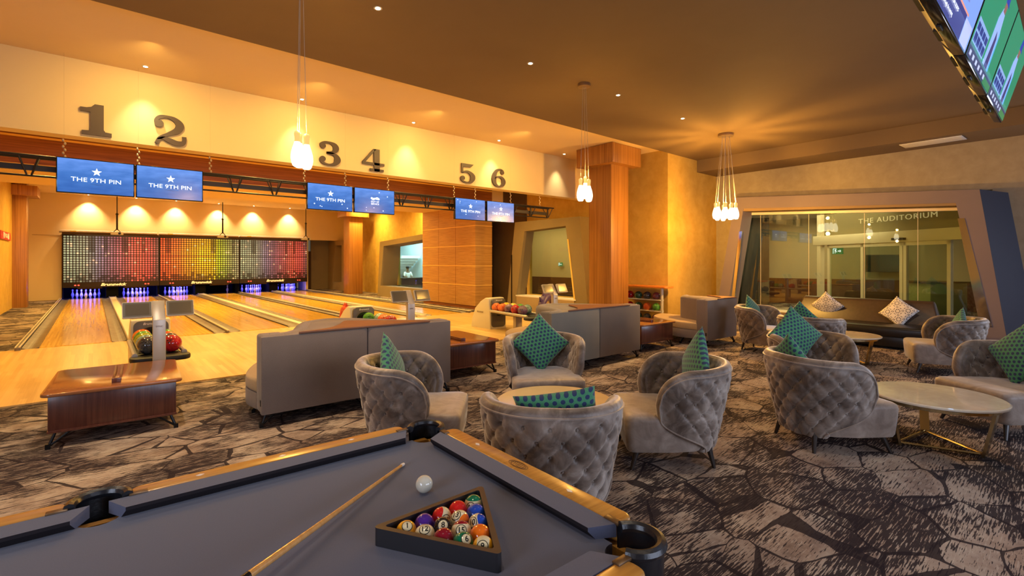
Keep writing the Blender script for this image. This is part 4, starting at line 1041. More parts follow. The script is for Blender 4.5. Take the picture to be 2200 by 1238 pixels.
# ================================================================== TUFTED ARMCHAIRS
def sm(t): t = max(0, min(1, t)); return t * t * (3 - 2 * t)
def make_chair(label):
    t_ = thing('tub_armchair', label, 'armchair', (0, 0, 0), 0, 'button-tufted velvet armchairs')
    nu, nv = 150, 52
    def geo(s, t):
        th = s * math.radians(56 + 62 * sm(t / .70))
        rx = .31 + .13 * t ** .8; ry = .30 + .14 * t ** .9
        a = abs(s); q = max(0, (a - .70) / .30); drop = .24 * (1 - math.sqrt(max(0, 1 - q * q)))
        zt = .795 - .03 * a - drop
        z = .135 + (zt - .135) * t
        c = Vector((rx * math.sin(th), -ry * math.cos(th), z))
        n = Vector((ry * math.sin(th), -rx * math.cos(th), -.06)).normalized()
        tan = Vector((math.cos(th), math.sin(th), 0)) * (1 if s > 0 else -1)
        return c, n, tan, th
    def tuft(th, z, s, t, amp):
        U = th * .42 / .075; V = (z - .20) / .087
        p, q = (U + V) / 2, (U - V) / 2
        h = (abs(math.sin(PI * p)) * abs(math.sin(PI * q))) ** .27
        pr, qr = p - round(p), q - round(q)
        h = h * .72 + .28 - .85 * math.exp(-(pr * pr + qr * qr) / .010)
        e = min(1, (1 - t) / .10, (1 - abs(s)) / .10); e = max(0, e); e = sm(e)
        return amp * (h * e + .55 * (1 - e))
    th_ = .085; O = []; I = []; NN = []; TT = []
    btn = []
    for j in range(nv + 1):
        for i in range(nu + 1):
            s = -1 + 2 * i / nu; t = j / nv; c, n, tan, th = geo(s, t)
            O.append(c + n * tuft(th, c.z, s, t, .034)); I.append(c - n * (th_ - .034 + tuft(th, c.z, s, t, .034) * .95)); NN.append(n); TT.append(tan)
    mb = MB(); W_ = nu + 1
    idx = lambda i, j: j * W_ + i
    fs = [(idx(i, j), idx(i + 1, j), idx(i + 1, j + 1), idx(i, j + 1)) for j in range(nv) for i in range(nu)]
    mb.add(O, fs); mb.add(I, [f[::-1] for f in fs])
    loop = [(0, j) for j in range(nv)] + [(i, nv) for i in range(nu)] + [(nu, j) for j in range(nv, -1, -1)]
    rows = []
    K = 7
    for li, (i, j) in enumerate(loop):
        k = idx(i, j); o, n_ = O[k], I[k]
        mid = (o + n_) / 2; half = (o - n_) / 2
        a = loop[max(li - 1, 0)]; b = loop[min(li + 1, len(loop) - 1)]
        along = (O[idx(*b)] - O[idx(*a)]).normalized(); out = along.cross(half.normalized())
        if out.dot(Vector((0, 0, 1)) * (.4 + j / nv) + TT[k] * .6) < 0: out = -out
        rows.append([mid + half * math.cos(PI * q / K) + out * math.sin(PI * q / K) * half.length * .95 for q in range(K + 1)])
    vs = [p for r in rows for p in r]; n1 = K + 1
    mb.add(vs, [(i * n1 + k, i * n1 + k + 1, (i + 1) * n1 + k + 1, (i + 1) * n1 + k) for i in range(len(rows) - 1) for k in range(K)])
    mb.add([O[idx(i, 0)] for i in range(W_)] + [I[idx(i, 0)] for i in range(W_)], [(i, i + 1, W_ + i + 1, W_ + i) for i in range(nu)])
    # buttons
    for a in range(-15, 16):
        for b in range(-1, 8):
            if (a + b) % 2: continue
            th = a * .075 / .42; z = .20 + b * .087
            best = None
            for j in range(2, nv - 5):
                t = j / nv; lim = math.radians(56 + 62 * sm(t / .70)); s = th / lim
                if abs(s) > .88: continue
                c, n, tan, _ = geo(s, t)
                if best is None or abs(c.z - z) < best[0]: best = (abs(c.z - z), c, n)
            if best and best[0] < .012:
                mb.ball(tuple(best[1] + best[2] * .005), .011, 8, 5); mb.ball(tuple(best[1] - best[2] * (th_ - .018)), .011, 8, 5)
    mb.build('backrest', MT['velvet'], t_, smooth=True, ang=80)
    pip = [O[idx(*l)] + NN[idx(*l)] * .003 for l in loop[::2]]
    MB().tube(pip, .006, 5).build('piping', MT['velvet_s'], t_, smooth=True)
    # seat
    so = [(-.22, -.27), (.22, -.27), (.33, -.10), (.372, .10)] + [(.385 - .07 + .07 * math.cos(k * PI / 8), .475 - .07 + .07 * math.sin(k * PI / 8)) for k in range(5)] + [(-.385 + .07 - .07 * math.cos(k * PI / 8), .475 - .07 + .07 * math.sin(k * PI / 8)) for k in range(4, -1, -1)] + [(-.372, .10), (-.33, -.10)]
    sb = MB(); n = len(so)
    lay = [(.15, .93), (.17, .955), (.30, .985), (.395, 1.0), (.425, .985), (.44, .93), (.447, .80), (.45, .4)]
    vs = []
    for z, k in lay: vs += [(x * k, .07 + (y - .07) * k, z) for x, y in so]
    sb.add(vs, [(a * n + k, a * n + (k + 1) % n, (a + 1) * n + (k + 1) % n, (a + 1) * n + k) for a in range(len(lay) - 1) for k in range(n)] +
           [tuple(range(n)), tuple((len(lay) - 1) * n + k for k in range(n))])
    sb.build('seat', MT['velvet_s'], t_, smooth=True, bevel=0, ang=60)
    for x, y in ((-.22, -.22), (.22, -.22), (-.28, .36), (.28, .36)):
        k = 1.16
        MB().tube([(x, y, .17), (x * k, y * k, 0)], [.026, .014], 10).build('leg', MT['leg_dark'], t_, smooth=True)
    return t_
proto = make_chair('')
CH = [(2.10, 3.80, 131, 'tufted armchair in front of the nearest sofa, seat facing right'),
      (3.84, 3.92, 216, 'tufted armchair facing the camera behind the cream round table'),
      (2.26, 2.24, 46, 'tufted armchair seen from behind right beside the pool table'),
      (3.80, 2.28, -46, 'tufted armchair turned left, in front of the marble table, nearest to it on the right'),
      (5.11, 1.57, 124, 'large dark-looking tufted armchair seen from behind, left of the oval-looking marble table'),
      (6.33, 2.02, 214, 'tufted armchair with a big diamond-set green cushion, facing the camera'),
      (9.56, 3.90, 180, 'amber-lit tufted armchair at the left end of the auditorium window'),
      (8.47, 2.72, 86, 'tufted armchair seen from behind, in front of the leather sofa'),
      (9.82, 1.30, -20, 'bluish-lit tufted armchair seen from behind, right of the leather sofa cushions'),
      (6.98, .44, -52, 'tufted armchair cut by the right edge of the photo, behind the marble table'),
      (5.37, -.30, 18, 'seat corner of the armchair at the lower right edge of the photo')]
CH[3] = (3.80, 2.28, -46, 'tufted armchair right of the cream round table, seat facing left')
for i, (x, y, b, lab) in enumerate(CH):
    if i == 0: proto.location = (x, y, 0); proto.rotation_euler = (0, 0, -math.radians(b)); proto['label'] = lab
    else: dup(proto, (x, y, 0), -math.radians(b), lab)

# cushions ---------------------------------------------------------------------------------
def pillow_mesh(name, size, thick, mat, corner_up=True):
    n = 22; bm = bmesh.new(); uvl = bm.loops.layers.uv.new('UVMap'); top = {}; bot = {}
    c45 = math.cos(PI / 4) if corner_up else 1; s45 = math.sin(PI / 4) if corner_up else 0
    for j in range(n + 1):
        for i in range(n + 1):
            u, v = 2 * i / n - 1, 2 * j / n - 1
            pin = 1 - .07 * (1 - abs(u) ** 2) * abs(v) ** 3; pinv = 1 - .07 * (1 - abs(v) ** 2) * abs(u) ** 3
            x, z = u * size / 2 * pinv, v * size / 2 * pin
            h = thick / 2 * ((1 - u * u) * (1 - v * v)) ** .42
            X, Z = x * c45 - z * s45, x * s45 + z * c45
            top[i, j] = bm.verts.new((X, h, Z))
            bot[i, j] = top[i, j] if i in (0, n) or j in (0, n) else bm.verts.new((X, -h, Z))
    for d, flip in ((top, 0), (bot, 1)):
        for j in range(n):
            for i in range(n):
                q = [(i, j), (i + 1, j), (i + 1, j + 1), (i, j + 1)]
                if not flip: q = q[::-1]
                f = bm.faces.new([d[k] for k in q]); f.smooth = True
                for l, k in zip(f.loops, q): l[uvl].uv = (k[0] / n, k[1] / n)
    me = bpy.data.meshes.new(name); bm.to_mesh(me); bm.free(); me.materials.append(mat); return me
green = pillow_mesh('cushion', .50, .14, MT['dots']); white = pillow_mesh('cushion', .47, .14, MT['damask']); sq = pillow_mesh('cushion', .43, .13, MT['dots'], False)
def cushion(me, loc, bearing, tilt, roll, lab, grp):
    o = bpy.data.objects.new('cushion', me); COL.objects.link(o)
    o.rotation_mode = 'ZYX'
    o.matrix_world = Matrix.Translation(loc) @ Matrix.Rotation(-math.radians(bearing), 4, 'Z') @ Matrix.Rotation(math.radians(tilt), 4, 'X') @ Matrix.Rotation(math.radians(roll), 4, 'Y')
    return tag(o, lab, 'cushion', grp)
def in_chair(i, lab, fx=0, fy=-.16, z=.74, tilt=12, roll=0, db=0, me=green):
    x, y, b, _ = CH[i]; br = math.radians(b)
    X = x + fx * math.cos(br) + fy * math.sin(br); Y = y - fx * math.sin(br) + fy * math.cos(br)
    cushion(me, (X, Y, z), b + db, tilt, roll, lab, 'green dotted cushions')
in_chair(0, 'green dotted cushion peeking over the armchair in front of the nearest sofa', 0, -.15, .715, 14)
in_chair(1, 'green dotted diamond cushion on the armchair facing the camera behind the round table', 0.02, -.15, .73, 16)
in_chair(2, 'green dotted cushion lying slumped in the armchair beside the pool table', .06, -.16, .655, 18, 35, me=green)
in_chair(3, 'green dotted cushion standing in the left-facing armchair near the round table', .06, -.20, .76, 10, 0)
in_chair(4, 'green dotted cushion tip inside the large armchair left of the marble table', -.16, -.14, .67, 18, 12)
in_chair(5, 'large green dotted diamond cushion in the armchair facing the marble table', .10, -.14, .80, 14)
in_chair(6, 'small glimpse of green cushion in the amber-lit armchair', -.05, -.18, .70, 14, 10)
in_chair(7, 'green dotted cushion in front of the left patterned cushion', -.10, -.12, .72, 14)
in_chair(8, 'green dotted cushion corner in the bluish-lit armchair', .1, -.14, .64, 14, 10)
in_chair(9, 'green dotted cushion at the right edge of the photo', .02, -.13, .74, 14, 0)
# leather sofa
ls = thing('leather_sofa', 'long dark brown leather sofa below the auditorium window', 'sofa', (11.4, 1.72, 0))
MB().prism([(.85, .36), (1.12, .36), (1.30, .84), (1.22, .88), (1.10, .86)], 0.12, 2.42, 'y')
bk = MB()
pr = [(.80, .40), (1.10, .40), (1.24, .82), (1.20, .875), (1.12, .885), (1.04, .85)]
y0, y1 = (0, .20), (2.54, 2.36)
bk.add([(x, 0 + (.12 if z > .7 else -.02), z) for x, z in pr] + [(x, 2.54 - (.12 if z > .7 else -.02), z) for x, z in pr],
       [tuple(range(6))[::-1], tuple(range(6, 12))] + [(i, (i + 1) % 6, (i + 1) % 6 + 6, i + 6) for i in range(6)])
bk.build('backrest', MT['leather'], ls, bevel=.03, seg=3)
MB().box(0, .04, .24, .92, 2.50, .43).build('seat', MT['leather_blk'], ls, bevel=.045, seg=3)
MB().box(.06, .08, .05, 1.1, 2.46, .24).build('base', MT['leather_blk'], ls, bevel=.01)
for x in (.14, 1.0):
    for y in (.2, 2.34): MB().box(x - .03, y - .03, 0, x + .03, y + .03, .05).build('leg', MT['black'], ls)
cushion(white, (12.30, 3.62, .70), 90, -18 + 36, 0, 'white floral cushion at the left on the leather sofa', 'white patterned cushions')
cushion(white, (12.22, 2.35, .66), 270, 18, 8, 'white floral cushion at the right on the leather sofa', 'white patterned cushions')

# round tables
def round_table(x, y, R, lab, rz=0, top=None):
    t = thing('round_table', lab, 'table', (x, y, 0), rz)
    MB().lathe([(R - .02, .425), (R, .435), (R, .448), (R - .012, .455)], 64).build('table_top', top or MT['marble'], t, smooth=True, ang=30)
    MB().lathe([(R - .07, .395), (R - .05, .395), (R - .05, .425), (R - .07, .425), (R - .07, .395)], 48, cap=False).build('apron_ring', MT['brass'], t)
    for k in range(3):
        a = k * 2 * PI / 3; c, s = math.cos(a), math.sin(a)
        u = Vector((-s, c, 0)) * .035
        p0 = Vector((c, s, 0)) * (R - .08); p1 = Vector((c, s, 0)) * (R - .16)
        d = Vector((c, s, 0)) * .012
        q0 = p0 + Vector((0, 0, .40)); q1 = p1 + Vector((0, 0, .0))
        MB().add([q0 - u - d, q0 + u - d, q0 + u + d, q0 - u + d, q1 - u - d, q1 + u - d, q1 + u + d, q1 - u + d],
                 [(0, 1, 2, 3), (7, 6, 5, 4), (0, 4, 5, 1), (1, 5, 6, 2), (2, 6, 7, 3), (3, 7, 4, 0)]).build('leg', MT['brass'], t)
    f = MB()
    for k in range(3):
        a = k * 2 * PI / 3; b = a + 2 * PI / 3
        f.tube([((R - .16) * math.cos(a), (R - .16) * math.sin(a), .02), ((R - .16) * math.cos(b), (R - .16) * math.sin(b), .02)], .012, 6)
    f.build('foot_bar', MT['brass'], t)
    return t
round_table(3.06, 2.98, .52, 'round cream table ringed by four tufted armchairs', .6, top=M('pale honey table top', (.80, .60, .30), .12, coat=.3, var=.06, vs=4))
round_table(5.83, .86, .50, 'round cream marble table with brass legs, in front at the right', .35)
round_table(9.56, 2.54, .49, 'small-looking round table with brass legs before the leather sofa', .2)

# ================================================================== POOL TABLE
TA = -.030
N0 = (1.203, 2.068)
pt = thing('pool_table', 'pool table with slate grey cloth and honey oak rails, cut by the bottom edge', 'pool table', (N0[0], N0[1], 0), TA)
L, Wd = 2.38, 1.155; cu, wo = .083, .087
def P6():
    return [(.03, .03), (-L / 2, .06), (-L - .03, .03), (-L - .03, -Wd - .03), (-L / 2, -Wd - .06), (.03, -Wd - .03)]
# bed with pocket cut-outs
def bed_outline():
    e = .05; R = .062; out = []
    def arc(cx, cy, a0, a1, n=8): return [(cx + R * math.cos(math.radians(a0 + (a1 - a0) * k / n)), cy + R * math.sin(math.radians(a0 + (a1 - a0) * k / n))) for k in range(n + 1)]
    c = .035
    out += arc(c, c, 190, 260)[::-1] if False else []
    pts = []
    pts += arc(-L / 2, e + .012, 190, 350)          # far side pocket (left to right)
    pts += arc(c, c, 170, 280)                      # far right corner
    pts += arc(c, -Wd - c, 80, 190)                 # near right corner
    pts += arc(-L / 2, -Wd - e - .012, 10, 170)     # near side pocket
    pts += arc(-L - c, -Wd - c, -10, 100)
    pts += arc(-L - c, c, 260, 370)
    return pts
MB().prism(bed_outline(), .74, .80, 'z').build('cloth_bed', MT['felt'], pt)
def cushion_seg(p, q, nrm, cut0, cut1):
    """p->q along the nose line; nrm points outwards"""
    p, q, nrm = Vector((*p, 0)), Vector((*q, 0)), Vector((*nrm, 0)); d = (q - p).normalized()
    sec = [(0, .838, 0), (-.0, .826, 0), (.022, .800, 0), (cu, .800, 1), (cu, .842, 1)]
    vs = []
    for base, sg, cut in ((p, 1, cut0), (q, -1, cut1)):
        for o_, z, k in sec:
            b_ = base + nrm * o_ - d * sg * cut * (o_ / cu)
            vs.append((b_.x, b_.y, z))
    n = 5
    mi = [0]; m = MB()
    m.add(vs, [(0, 4, n + 4, n)], 0)
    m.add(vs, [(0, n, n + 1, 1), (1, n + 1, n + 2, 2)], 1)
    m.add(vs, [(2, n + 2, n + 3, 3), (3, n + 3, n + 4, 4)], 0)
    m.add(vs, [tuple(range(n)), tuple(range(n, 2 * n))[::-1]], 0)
    m.build('cushion_rail', [MT['felt'], MT['felt_shaded']], pt)
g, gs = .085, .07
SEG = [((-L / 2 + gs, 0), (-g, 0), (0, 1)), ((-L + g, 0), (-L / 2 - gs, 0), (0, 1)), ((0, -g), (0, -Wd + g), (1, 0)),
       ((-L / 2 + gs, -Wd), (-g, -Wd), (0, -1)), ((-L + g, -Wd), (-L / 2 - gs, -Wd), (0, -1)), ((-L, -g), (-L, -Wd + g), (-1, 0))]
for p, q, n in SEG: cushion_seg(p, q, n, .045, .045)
def oak(x0, y0, x1, y1, r=.035):
    m = MB().prism(rounded(x0, y0, x1, y1, r), .775, .842, 'z').build('wood_rail', MT['oak'], pt, bevel=.010, seg=3)
a, b_ = cu, cu + wo
oak(-L / 2 + .085, a, -.035, b_); oak(-L + .035, a, -L / 2 - .085, b_)
oak(-L / 2 + .085, -Wd - b_, -.035, -Wd - a); oak(-L + .035, -Wd - b_, -L / 2 - .085, -Wd - a)
oak(a, -Wd + .035, b_, -.035); oak(-L - b_, -Wd + .035, -L - a, -.035)
# apron and legs
MB().box(-L - .10, -Wd - .10, .52, .10, -Wd - .07, .775).box(-L - .10, .07, .52, .10, .10, .775).box(.07, -Wd - .1, .52, .10, .1, .775).box(-L - .1, -Wd - .1, .52, -L - .07, .1, .775).build('apron', MT['oak'], pt)
MB().box(-L - .05, -Wd - .05, .66, .05, .05, .735).build('slate_frame', MT['rackwood'], pt)
for x in (-L + .1, -.1):
    for y in (-Wd + .1, -.1): MB().lathe([(.05, 0), (.07, .04), (.055, .1), (.085, .4), (.09, .66)], 16, (x, y, 0)).build('leg', MT['oak'], pt, smooth=True)
# pockets
for x, y in P6():
    side = abs(x + L / 2) < .01
    sgx = 0 if side else (1 if x > -1 else -1); sgy = 1 if y > -.5 else -1
    ang0 = math.atan2(sgy, sgx); px, py = x + sgx * .022, y + sgy * (.04 if side else .022)
    R = .066; span = math.radians(115 if not side else 95)
    ringp = [(px + (R + .012) * math.cos(ang0 + a_), py + (R + .012) * math.sin(ang0 + a_), .842) for a_ in [-span + 2 * span * k / 20 for k in range(21)]]
    MB().tube(ringp, .017, 8).build('pocket_rim', MT['pocket'], pt, smooth=True)
    sh = MB(); n = 24; vs = []
    for r_, z in ((R + .020, .84), (R + .016, .70), (.05, .62), (.02, .60), (.002, .60)): vs += [(px + r_ * math.cos(2 * PI * k / n), py + r_ * math.sin(2 * PI * k / n), z) for k in range(n)]
    fs = []
    for lv in range(4):
        for k in range(n):
            aa = (2 * PI * (k + .5) / n - ang0 + PI) % (2 * PI) - PI
            if lv == 0 and abs(aa) > span: continue
            fs.append((lv * n + k, lv * n + (k + 1) % n, (lv + 1) * n + (k + 1) % n, (lv + 1) * n + k))
    sh.add(vs, fs); vs2 = [(px + (vx - px) * .93, py + (vy - py) * .93, vz + .003) for vx, vy, vz in vs]; sh.add(vs2, fs)
    sh.build('pocket_cup', MT['pocket'], pt, smooth=True)
    fg = MB()
    for k in range(-3, 4):
        aa = ang0 + PI + k * .28
        fg.prism([(px + R * .86 * math.cos(aa - .1), py + R * .86 * math.sin(aa - .1)), (px + R * .86 * math.cos(aa + .1), py + R * .86 * math.sin(aa + .1)), (px + R * .55 * math.cos(aa), py + R * .55 * math.sin(aa))], .735, .738)
    fg.build('leather_fringe', M('tan leather fringe', (.30, .13, .05), .6) if 'tan leather fringe' not in bpy.data.materials else bpy.data.materials['tan leather fringe'], pt)
for x0, y0, x1, y1 in ((-.085, cu - .004, -.03, cu + .022), (-L / 2 + .08, cu - .004, -L / 2 + .135, cu + .022), (-L / 2 - .135, cu - .004, -L / 2 - .08, cu + .022),
                       (cu - .004, -.085, cu + .022, -.03), (cu - .004, -Wd + .03, cu + .022, -Wd + .09), (-.085, -Wd - cu - .022, -.03, -Wd - cu + .004)): MB().box(x0, y0, .838, x1, y1, .847).build('rail_plate', MT['iron'], pt, bevel=.002)
ym = cu + wo / 2
def sight(x, y, a=.014, b=.009): MB().prism([(x - a, y), (x, y - b), (x + a, y), (x, y + b)], .841, .8435).build('diamond_sight', MT['pearl'], pt)
for k in (1, 2, 3):
    sight(-k * L / 8, ym); sight(-L / 2 - k * L / 8, ym); sight(-k * L / 8, -Wd - ym); sight(-L / 2 - k * L / 8, -Wd - ym)
for k in (1, 3):
    for x in (cu + wo / 2, -L - cu - wo / 2):
        sight(x, -Wd * k / 4, .009, .016)
emb = MB(); cx, cy = cu + wo / 2, -Wd / 2
for s_ in (1., .8): emb.tube([(cx + .022 * s_ * math.sin(q * PI / 12), cy + .055 * s_ * math.cos(q * PI / 12), .8425) for q in range(25)], .0011, 4)
for k in range(-3, 4): emb.tube([(cx - .012 + .006 * math.sin(k), cy + k * .011, .8425), (cx + .012, cy + k * .011 + .005, .8425)], .0011, 4)
emb.build('engraved_emblem', MT['engrave'], pt)

# balls, rack, cue ------------------------------------------------------------------------------
BR = .0318
cue_b = MB().ball((0, 0, 0), BR, 32, 20).build('cue_ball', MT['ivory'], loc=(.945, 1.606, .80 + BR), smooth=True)
tag(cue_b, 'plain ivory white cue ball alone on the cloth', 'pool ball', 'pool balls')
COLS = dict(yellow=(.80, .36, .01), blue=(.01, .06, .42), red=(.62, .015, .015), purple=(.075, .02, .26), orange=(.85, .17, .01), green=(.0, .15, .07), maroon=(.25, .005, .02), black=(.02, .013, .012))
bm_c = {k: M(k + ' phenolic resin', v, .08, coat=.5) for k, v in COLS.items()}
camp = Vector((0, 0, 1.67))
def pool_ball(x, y, num, col, stripe, spot, axis, lab):
    c = Vector((x, y, .80 + BR)); tow = (camp - c).normalized(); right = tow.cross(Vector((0, 0, 1))).normalized() * -1; up = right.cross(tow) * -1
    if up.z < 0: up = -up
    if right.dot(Vector((math.cos(YAW), -math.sin(YAW), 0))) < 0: right = -right
    Zd = (right * spot[0] + up * spot[1] + tow * math.sqrt(max(.02, 1 - spot[0] ** 2 - spot[1] ** 2))).normalized()
    ax = right * axis[0] + up * axis[1]; Xd = (ax - Zd * ax.dot(Zd)).normalized(); Yd = Zd.cross(Xd)
    n, m = 40, 26; mb = MB(); vs = []; fs = []; mi = []
    for j in range(m + 1):
        for i in range(n): ph = PI * j / m; th = 2 * PI * i / n; vs.append((BR * math.cos(ph), BR * math.sin(ph) * math.cos(th), BR * math.sin(ph) * math.sin(th)))
    for j in range(m):
        white = stripe and 8 <= j < m - 8
        mb.add(vs if j == 0 else [], [], 0)
        for i in range(n): mb.f.append([j * n + i, j * n + (i + 1) % n, (j + 1) * n + (i + 1) % n, (j + 1) * n + i]); mb.mi.append(1 if white else 0)
    o = mb.build('pool_ball', [bm_c[col], MT['cream_ball']], smooth=True, ang=180)
    o.matrix_world = Matrix(((Xd.x, Yd.x, Zd.x, c.x), (Xd.y, Yd.y, Zd.y, c.y), (Xd.z, Yd.z, Zd.z, c.z), (0, 0, 0, 1)))
    tag(o, lab, 'pool ball', 'pool balls')
    if num:
        d = MB()
        def capd(r0, r1, k, mi_):
            nn = 28; vv = []
            for r_ in (r0, r1):
                for q in range(nn): vv.append((BR * k * math.sin(r_) * math.cos(2 * PI * q / nn), BR * k * math.sin(r_) * math.sin(2 * PI * q / nn), BR * k * math.cos(r_)))
            d.add(vv, [(q, (q + 1) % nn, nn + (q + 1) % nn, nn + q) for q in range(nn)], mi_)
        [capd(a_, a_ + .0785, 1.004, 0) for a_ in (.001, .0785, .157, .2355, .314, .3925)]; capd(.47, .55, 1.005, 1)
        d.build('number_spot', [MT['cream_ball'], MT['ink']], o, smooth=True)
        me = text_mesh(str(num) + ('' if num not in (6, 9) else ''), .023, offset=.0006)
        bt = bmesh.new(); bt.from_mesh(me); bmesh.ops.triangulate(bt, faces=bt.faces); bmesh.ops.subdivide_edges(bt, edges=bt.edges, cuts=3, use_grid_fill=True); bt.to_mesh(me); bt.free()
        rt = -math.atan2(up.dot(Yd) * 0 + Xd.dot(up), Yd.dot(up))
        for v in me.vertices:
            X_, Y_ = v.co.x * math.cos(rt) - v.co.y * math.sin(rt), v.co.x * math.sin(rt) + v.co.y * math.cos(rt)
            v.co = Vector((X_, Y_, math.sqrt(max(1e-6, (BR * 1.008) ** 2 - X_ * X_ - Y_ * Y_))))
        me.materials.append(MT['ink']); me.name = 'numeral'
        q = bpy.data.objects.new('numeral', me); COL.objects.link(q); q.parent = o
PBX, PBY, PD = .866, 1.137, .0645
def rp(row, k): return (PBX + (k - row / 2) * PD, PBY + row * PD * .866)
BL = [(0, 0, 9, 'yellow', 1, (-.05, .1), (1, -.1), 'cream and yellow striped nine ball at the right tip of the triangle'),
      (1, 0, 6, 'green', 0, (.35, .35), (1, 0), 'green six ball beside the front bar of the triangle'), (1, 1, 0, 'orange', 0, (0, 0), (1, 0), 'solid orange ball behind the nine ball'),
      (2, 0, 0, 'maroon', 0, (0, 0), (1, 0), 'solid maroon ball at the middle of the front bar'), (2, 1, 15, 'maroon', 1, (0, .1), (0, 1), 'cream ball numbered fifteen in the middle of the rack'), (2, 2, 10, 'blue', 1, (-.6, .2), (1, .2), 'cream and blue striped ball beside the solid blue ball'),
      (3, 0, 12, 'purple', 1, (0, .55), (0, -1), 'cream and purple striped ball next to the yellow one'), (3, 1, 8, 'black', 0, (.05, .25), (1, 0), 'black eight ball in the rack'), (3, 2, 13, 'orange', 1, (-.4, .55), (.8, -.6), 'cream and orange striped ball behind the fifteen'), (3, 3, 0, 'blue', 0, (0, 0), (1, 0), 'solid blue ball in the rack'),
      (4, 0, 1, 'yellow', 0, (.1, .5), (1, 0), 'yellow one ball in the left corner of the triangle'), (4, 1, 0, 'purple', 0, (0, 0), (1, 0), 'solid purple ball in the rack'), (4, 2, 11, 'red', 1, (.45, -.3), (-.8, .5), 'red and cream striped ball numbered eleven'), (4, 3, 0, 'red', 0, (0, 0), (1, 0), 'solid bright red ball at the far bar of the triangle'), (4, 4, 14, 'green', 1, (-.3, -.3), (.1, 1), 'cream and green striped ball in the far corner of the triangle')]
for row, k, num, col, st_, sp, ax, lab in BL:
    x, y = rp(row, k); pool_ball(x, y, num, col, st_, sp, ax, lab)
# triangle
cx = PBX; cyc = PBY + 2.667 * PD * .866
def tri(R_): return [(cx + R_ * math.cos(a_) - .005, cyc + .003 + R_ * math.sin(a_)) for a_ in (-PI / 2, PI / 6, 5 * PI / 6)]
def rtri(R_, r_):
    out = []
    T = tri(R_); C = Vector((cx - .005, cyc + .003))
    for i, p in enumerate(T):
        p = Vector(p); d = (C - p).normalized(); cc = p + d * r_ * 2; a0 = math.atan2(-d.y, -d.x)
        out += [(cc.x + r_ * math.cos(a0 + q), cc.y + r_ * math.sin(a0 + q)) for q in (-PI / 3, -PI / 6, 0, PI / 6, PI / 3)]
    return out
Ro, Ri = .248, .212
ou, inn = rtri(Ro, .012), rtri(Ri, .008); n = len(ou)
vs = [(x, y, z) for z in (.801, .856) for ring in (ou, inn) for x, y in ring]
rk_ = MB(); side_f = []; top_f = []
for k in range(n):
    j = (k + 1) % n
    side_f += [(k, j, 2 * n + j, 2 * n + k), (n + k, 3 * n + k, 3 * n + j, n + j), (k, n + k, n + j, j)]
    top_f += [(2 * n + k, 2 * n + j, 3 * n + j, 3 * n + k)]
rk_.add(vs, side_f, 0)
for f in top_f: rk_.f.append(list(f)); rk_.mi.append(1)
tag(rk_.build('triangle_rack', [MT['rackwood'], MT['rack_top']]), 'dark triangle rack around the fifteen coloured balls', 'ball rack')
# cue
cs = thing('cue_stick', 'maple cue stick with a white tip lying across the cloth', 'cue stick', (0, 0, 0))
A = Vector((1.003, 1.873, .8075)); B = Vector((-.06, 1.17, .872)); d = (B - A).normalized()
ln = 1.42
MB().tube([A + d * .022, A + d * .5, A + d * .835], [.0060, .0085, .0110], 14).build('shaft', MT['cue_wood'], cs, smooth=True)
MB().tube([A + d * .835, A + d * 1.0, A + d * ln], [.0113, .0122, .0150], 14).build('butt', MT['gloss_black'], cs, smooth=True)
MB().tube([A + d * .004, A + d * .0225], .0066, 14).build('ferrule', MT['pearl'], cs, smooth=True)
MB().tube([A, A + d * .005], [.0055, .0066], 14).build('tip', MT['pearl'], cs, smooth=True)

# ================================================================== CEILING FIXTURES
def downlight(x, y, z, lab):
    t = thing('downlight', lab, 'ceiling light', (x, y, z), 0, 'recessed downlights')
    MB().lathe([(.028, -.001), (.045, -.004), (.048, 0)], 24, cap=False).build('trim_ring', MT['silver'], t, smooth=True)
    MB().lathe([(.027, -.003), (.001, -.003)], 16, cap=False).build('lens', MT['down_lens'], t)
for x, lab in zip(FASC_X, ('leftmost small downlight above number two', 'small downlight above number three, beside the left pendant cords', 'small downlight right of number four', 'small downlight above number six', 'rightmost small downlight in front of the fascia')):
    downlight(x, 9.17, 4.608, lab)
for x, lab in zip(LOUNGE_X, ('nearest downlight in the brown ceiling, at the top of the photo', 'second nearest downlight in the brown ceiling', 'third downlight in the brown ceiling, right of the middle pendant', 'farthest downlight in the brown ceiling, beside the large pendant')):
    downlight(x, 5.12, 4.508, lab)
for x, w_ in zip(BACK_X, ORD): downlight(x, 28.45, 4.608, f'{w_} small downlight over the pin decks')
LP = [(.030, 0), (.044, .012), (.056, .05), (.062, .09), (.058, .14), (.046, .19), (.034, .225), (.028, .25)]
NP = [(.028, .25), (.025, .275), (.028, .305), (.031, .33), (.027, .352), (.012, .362), (.004, .364)]
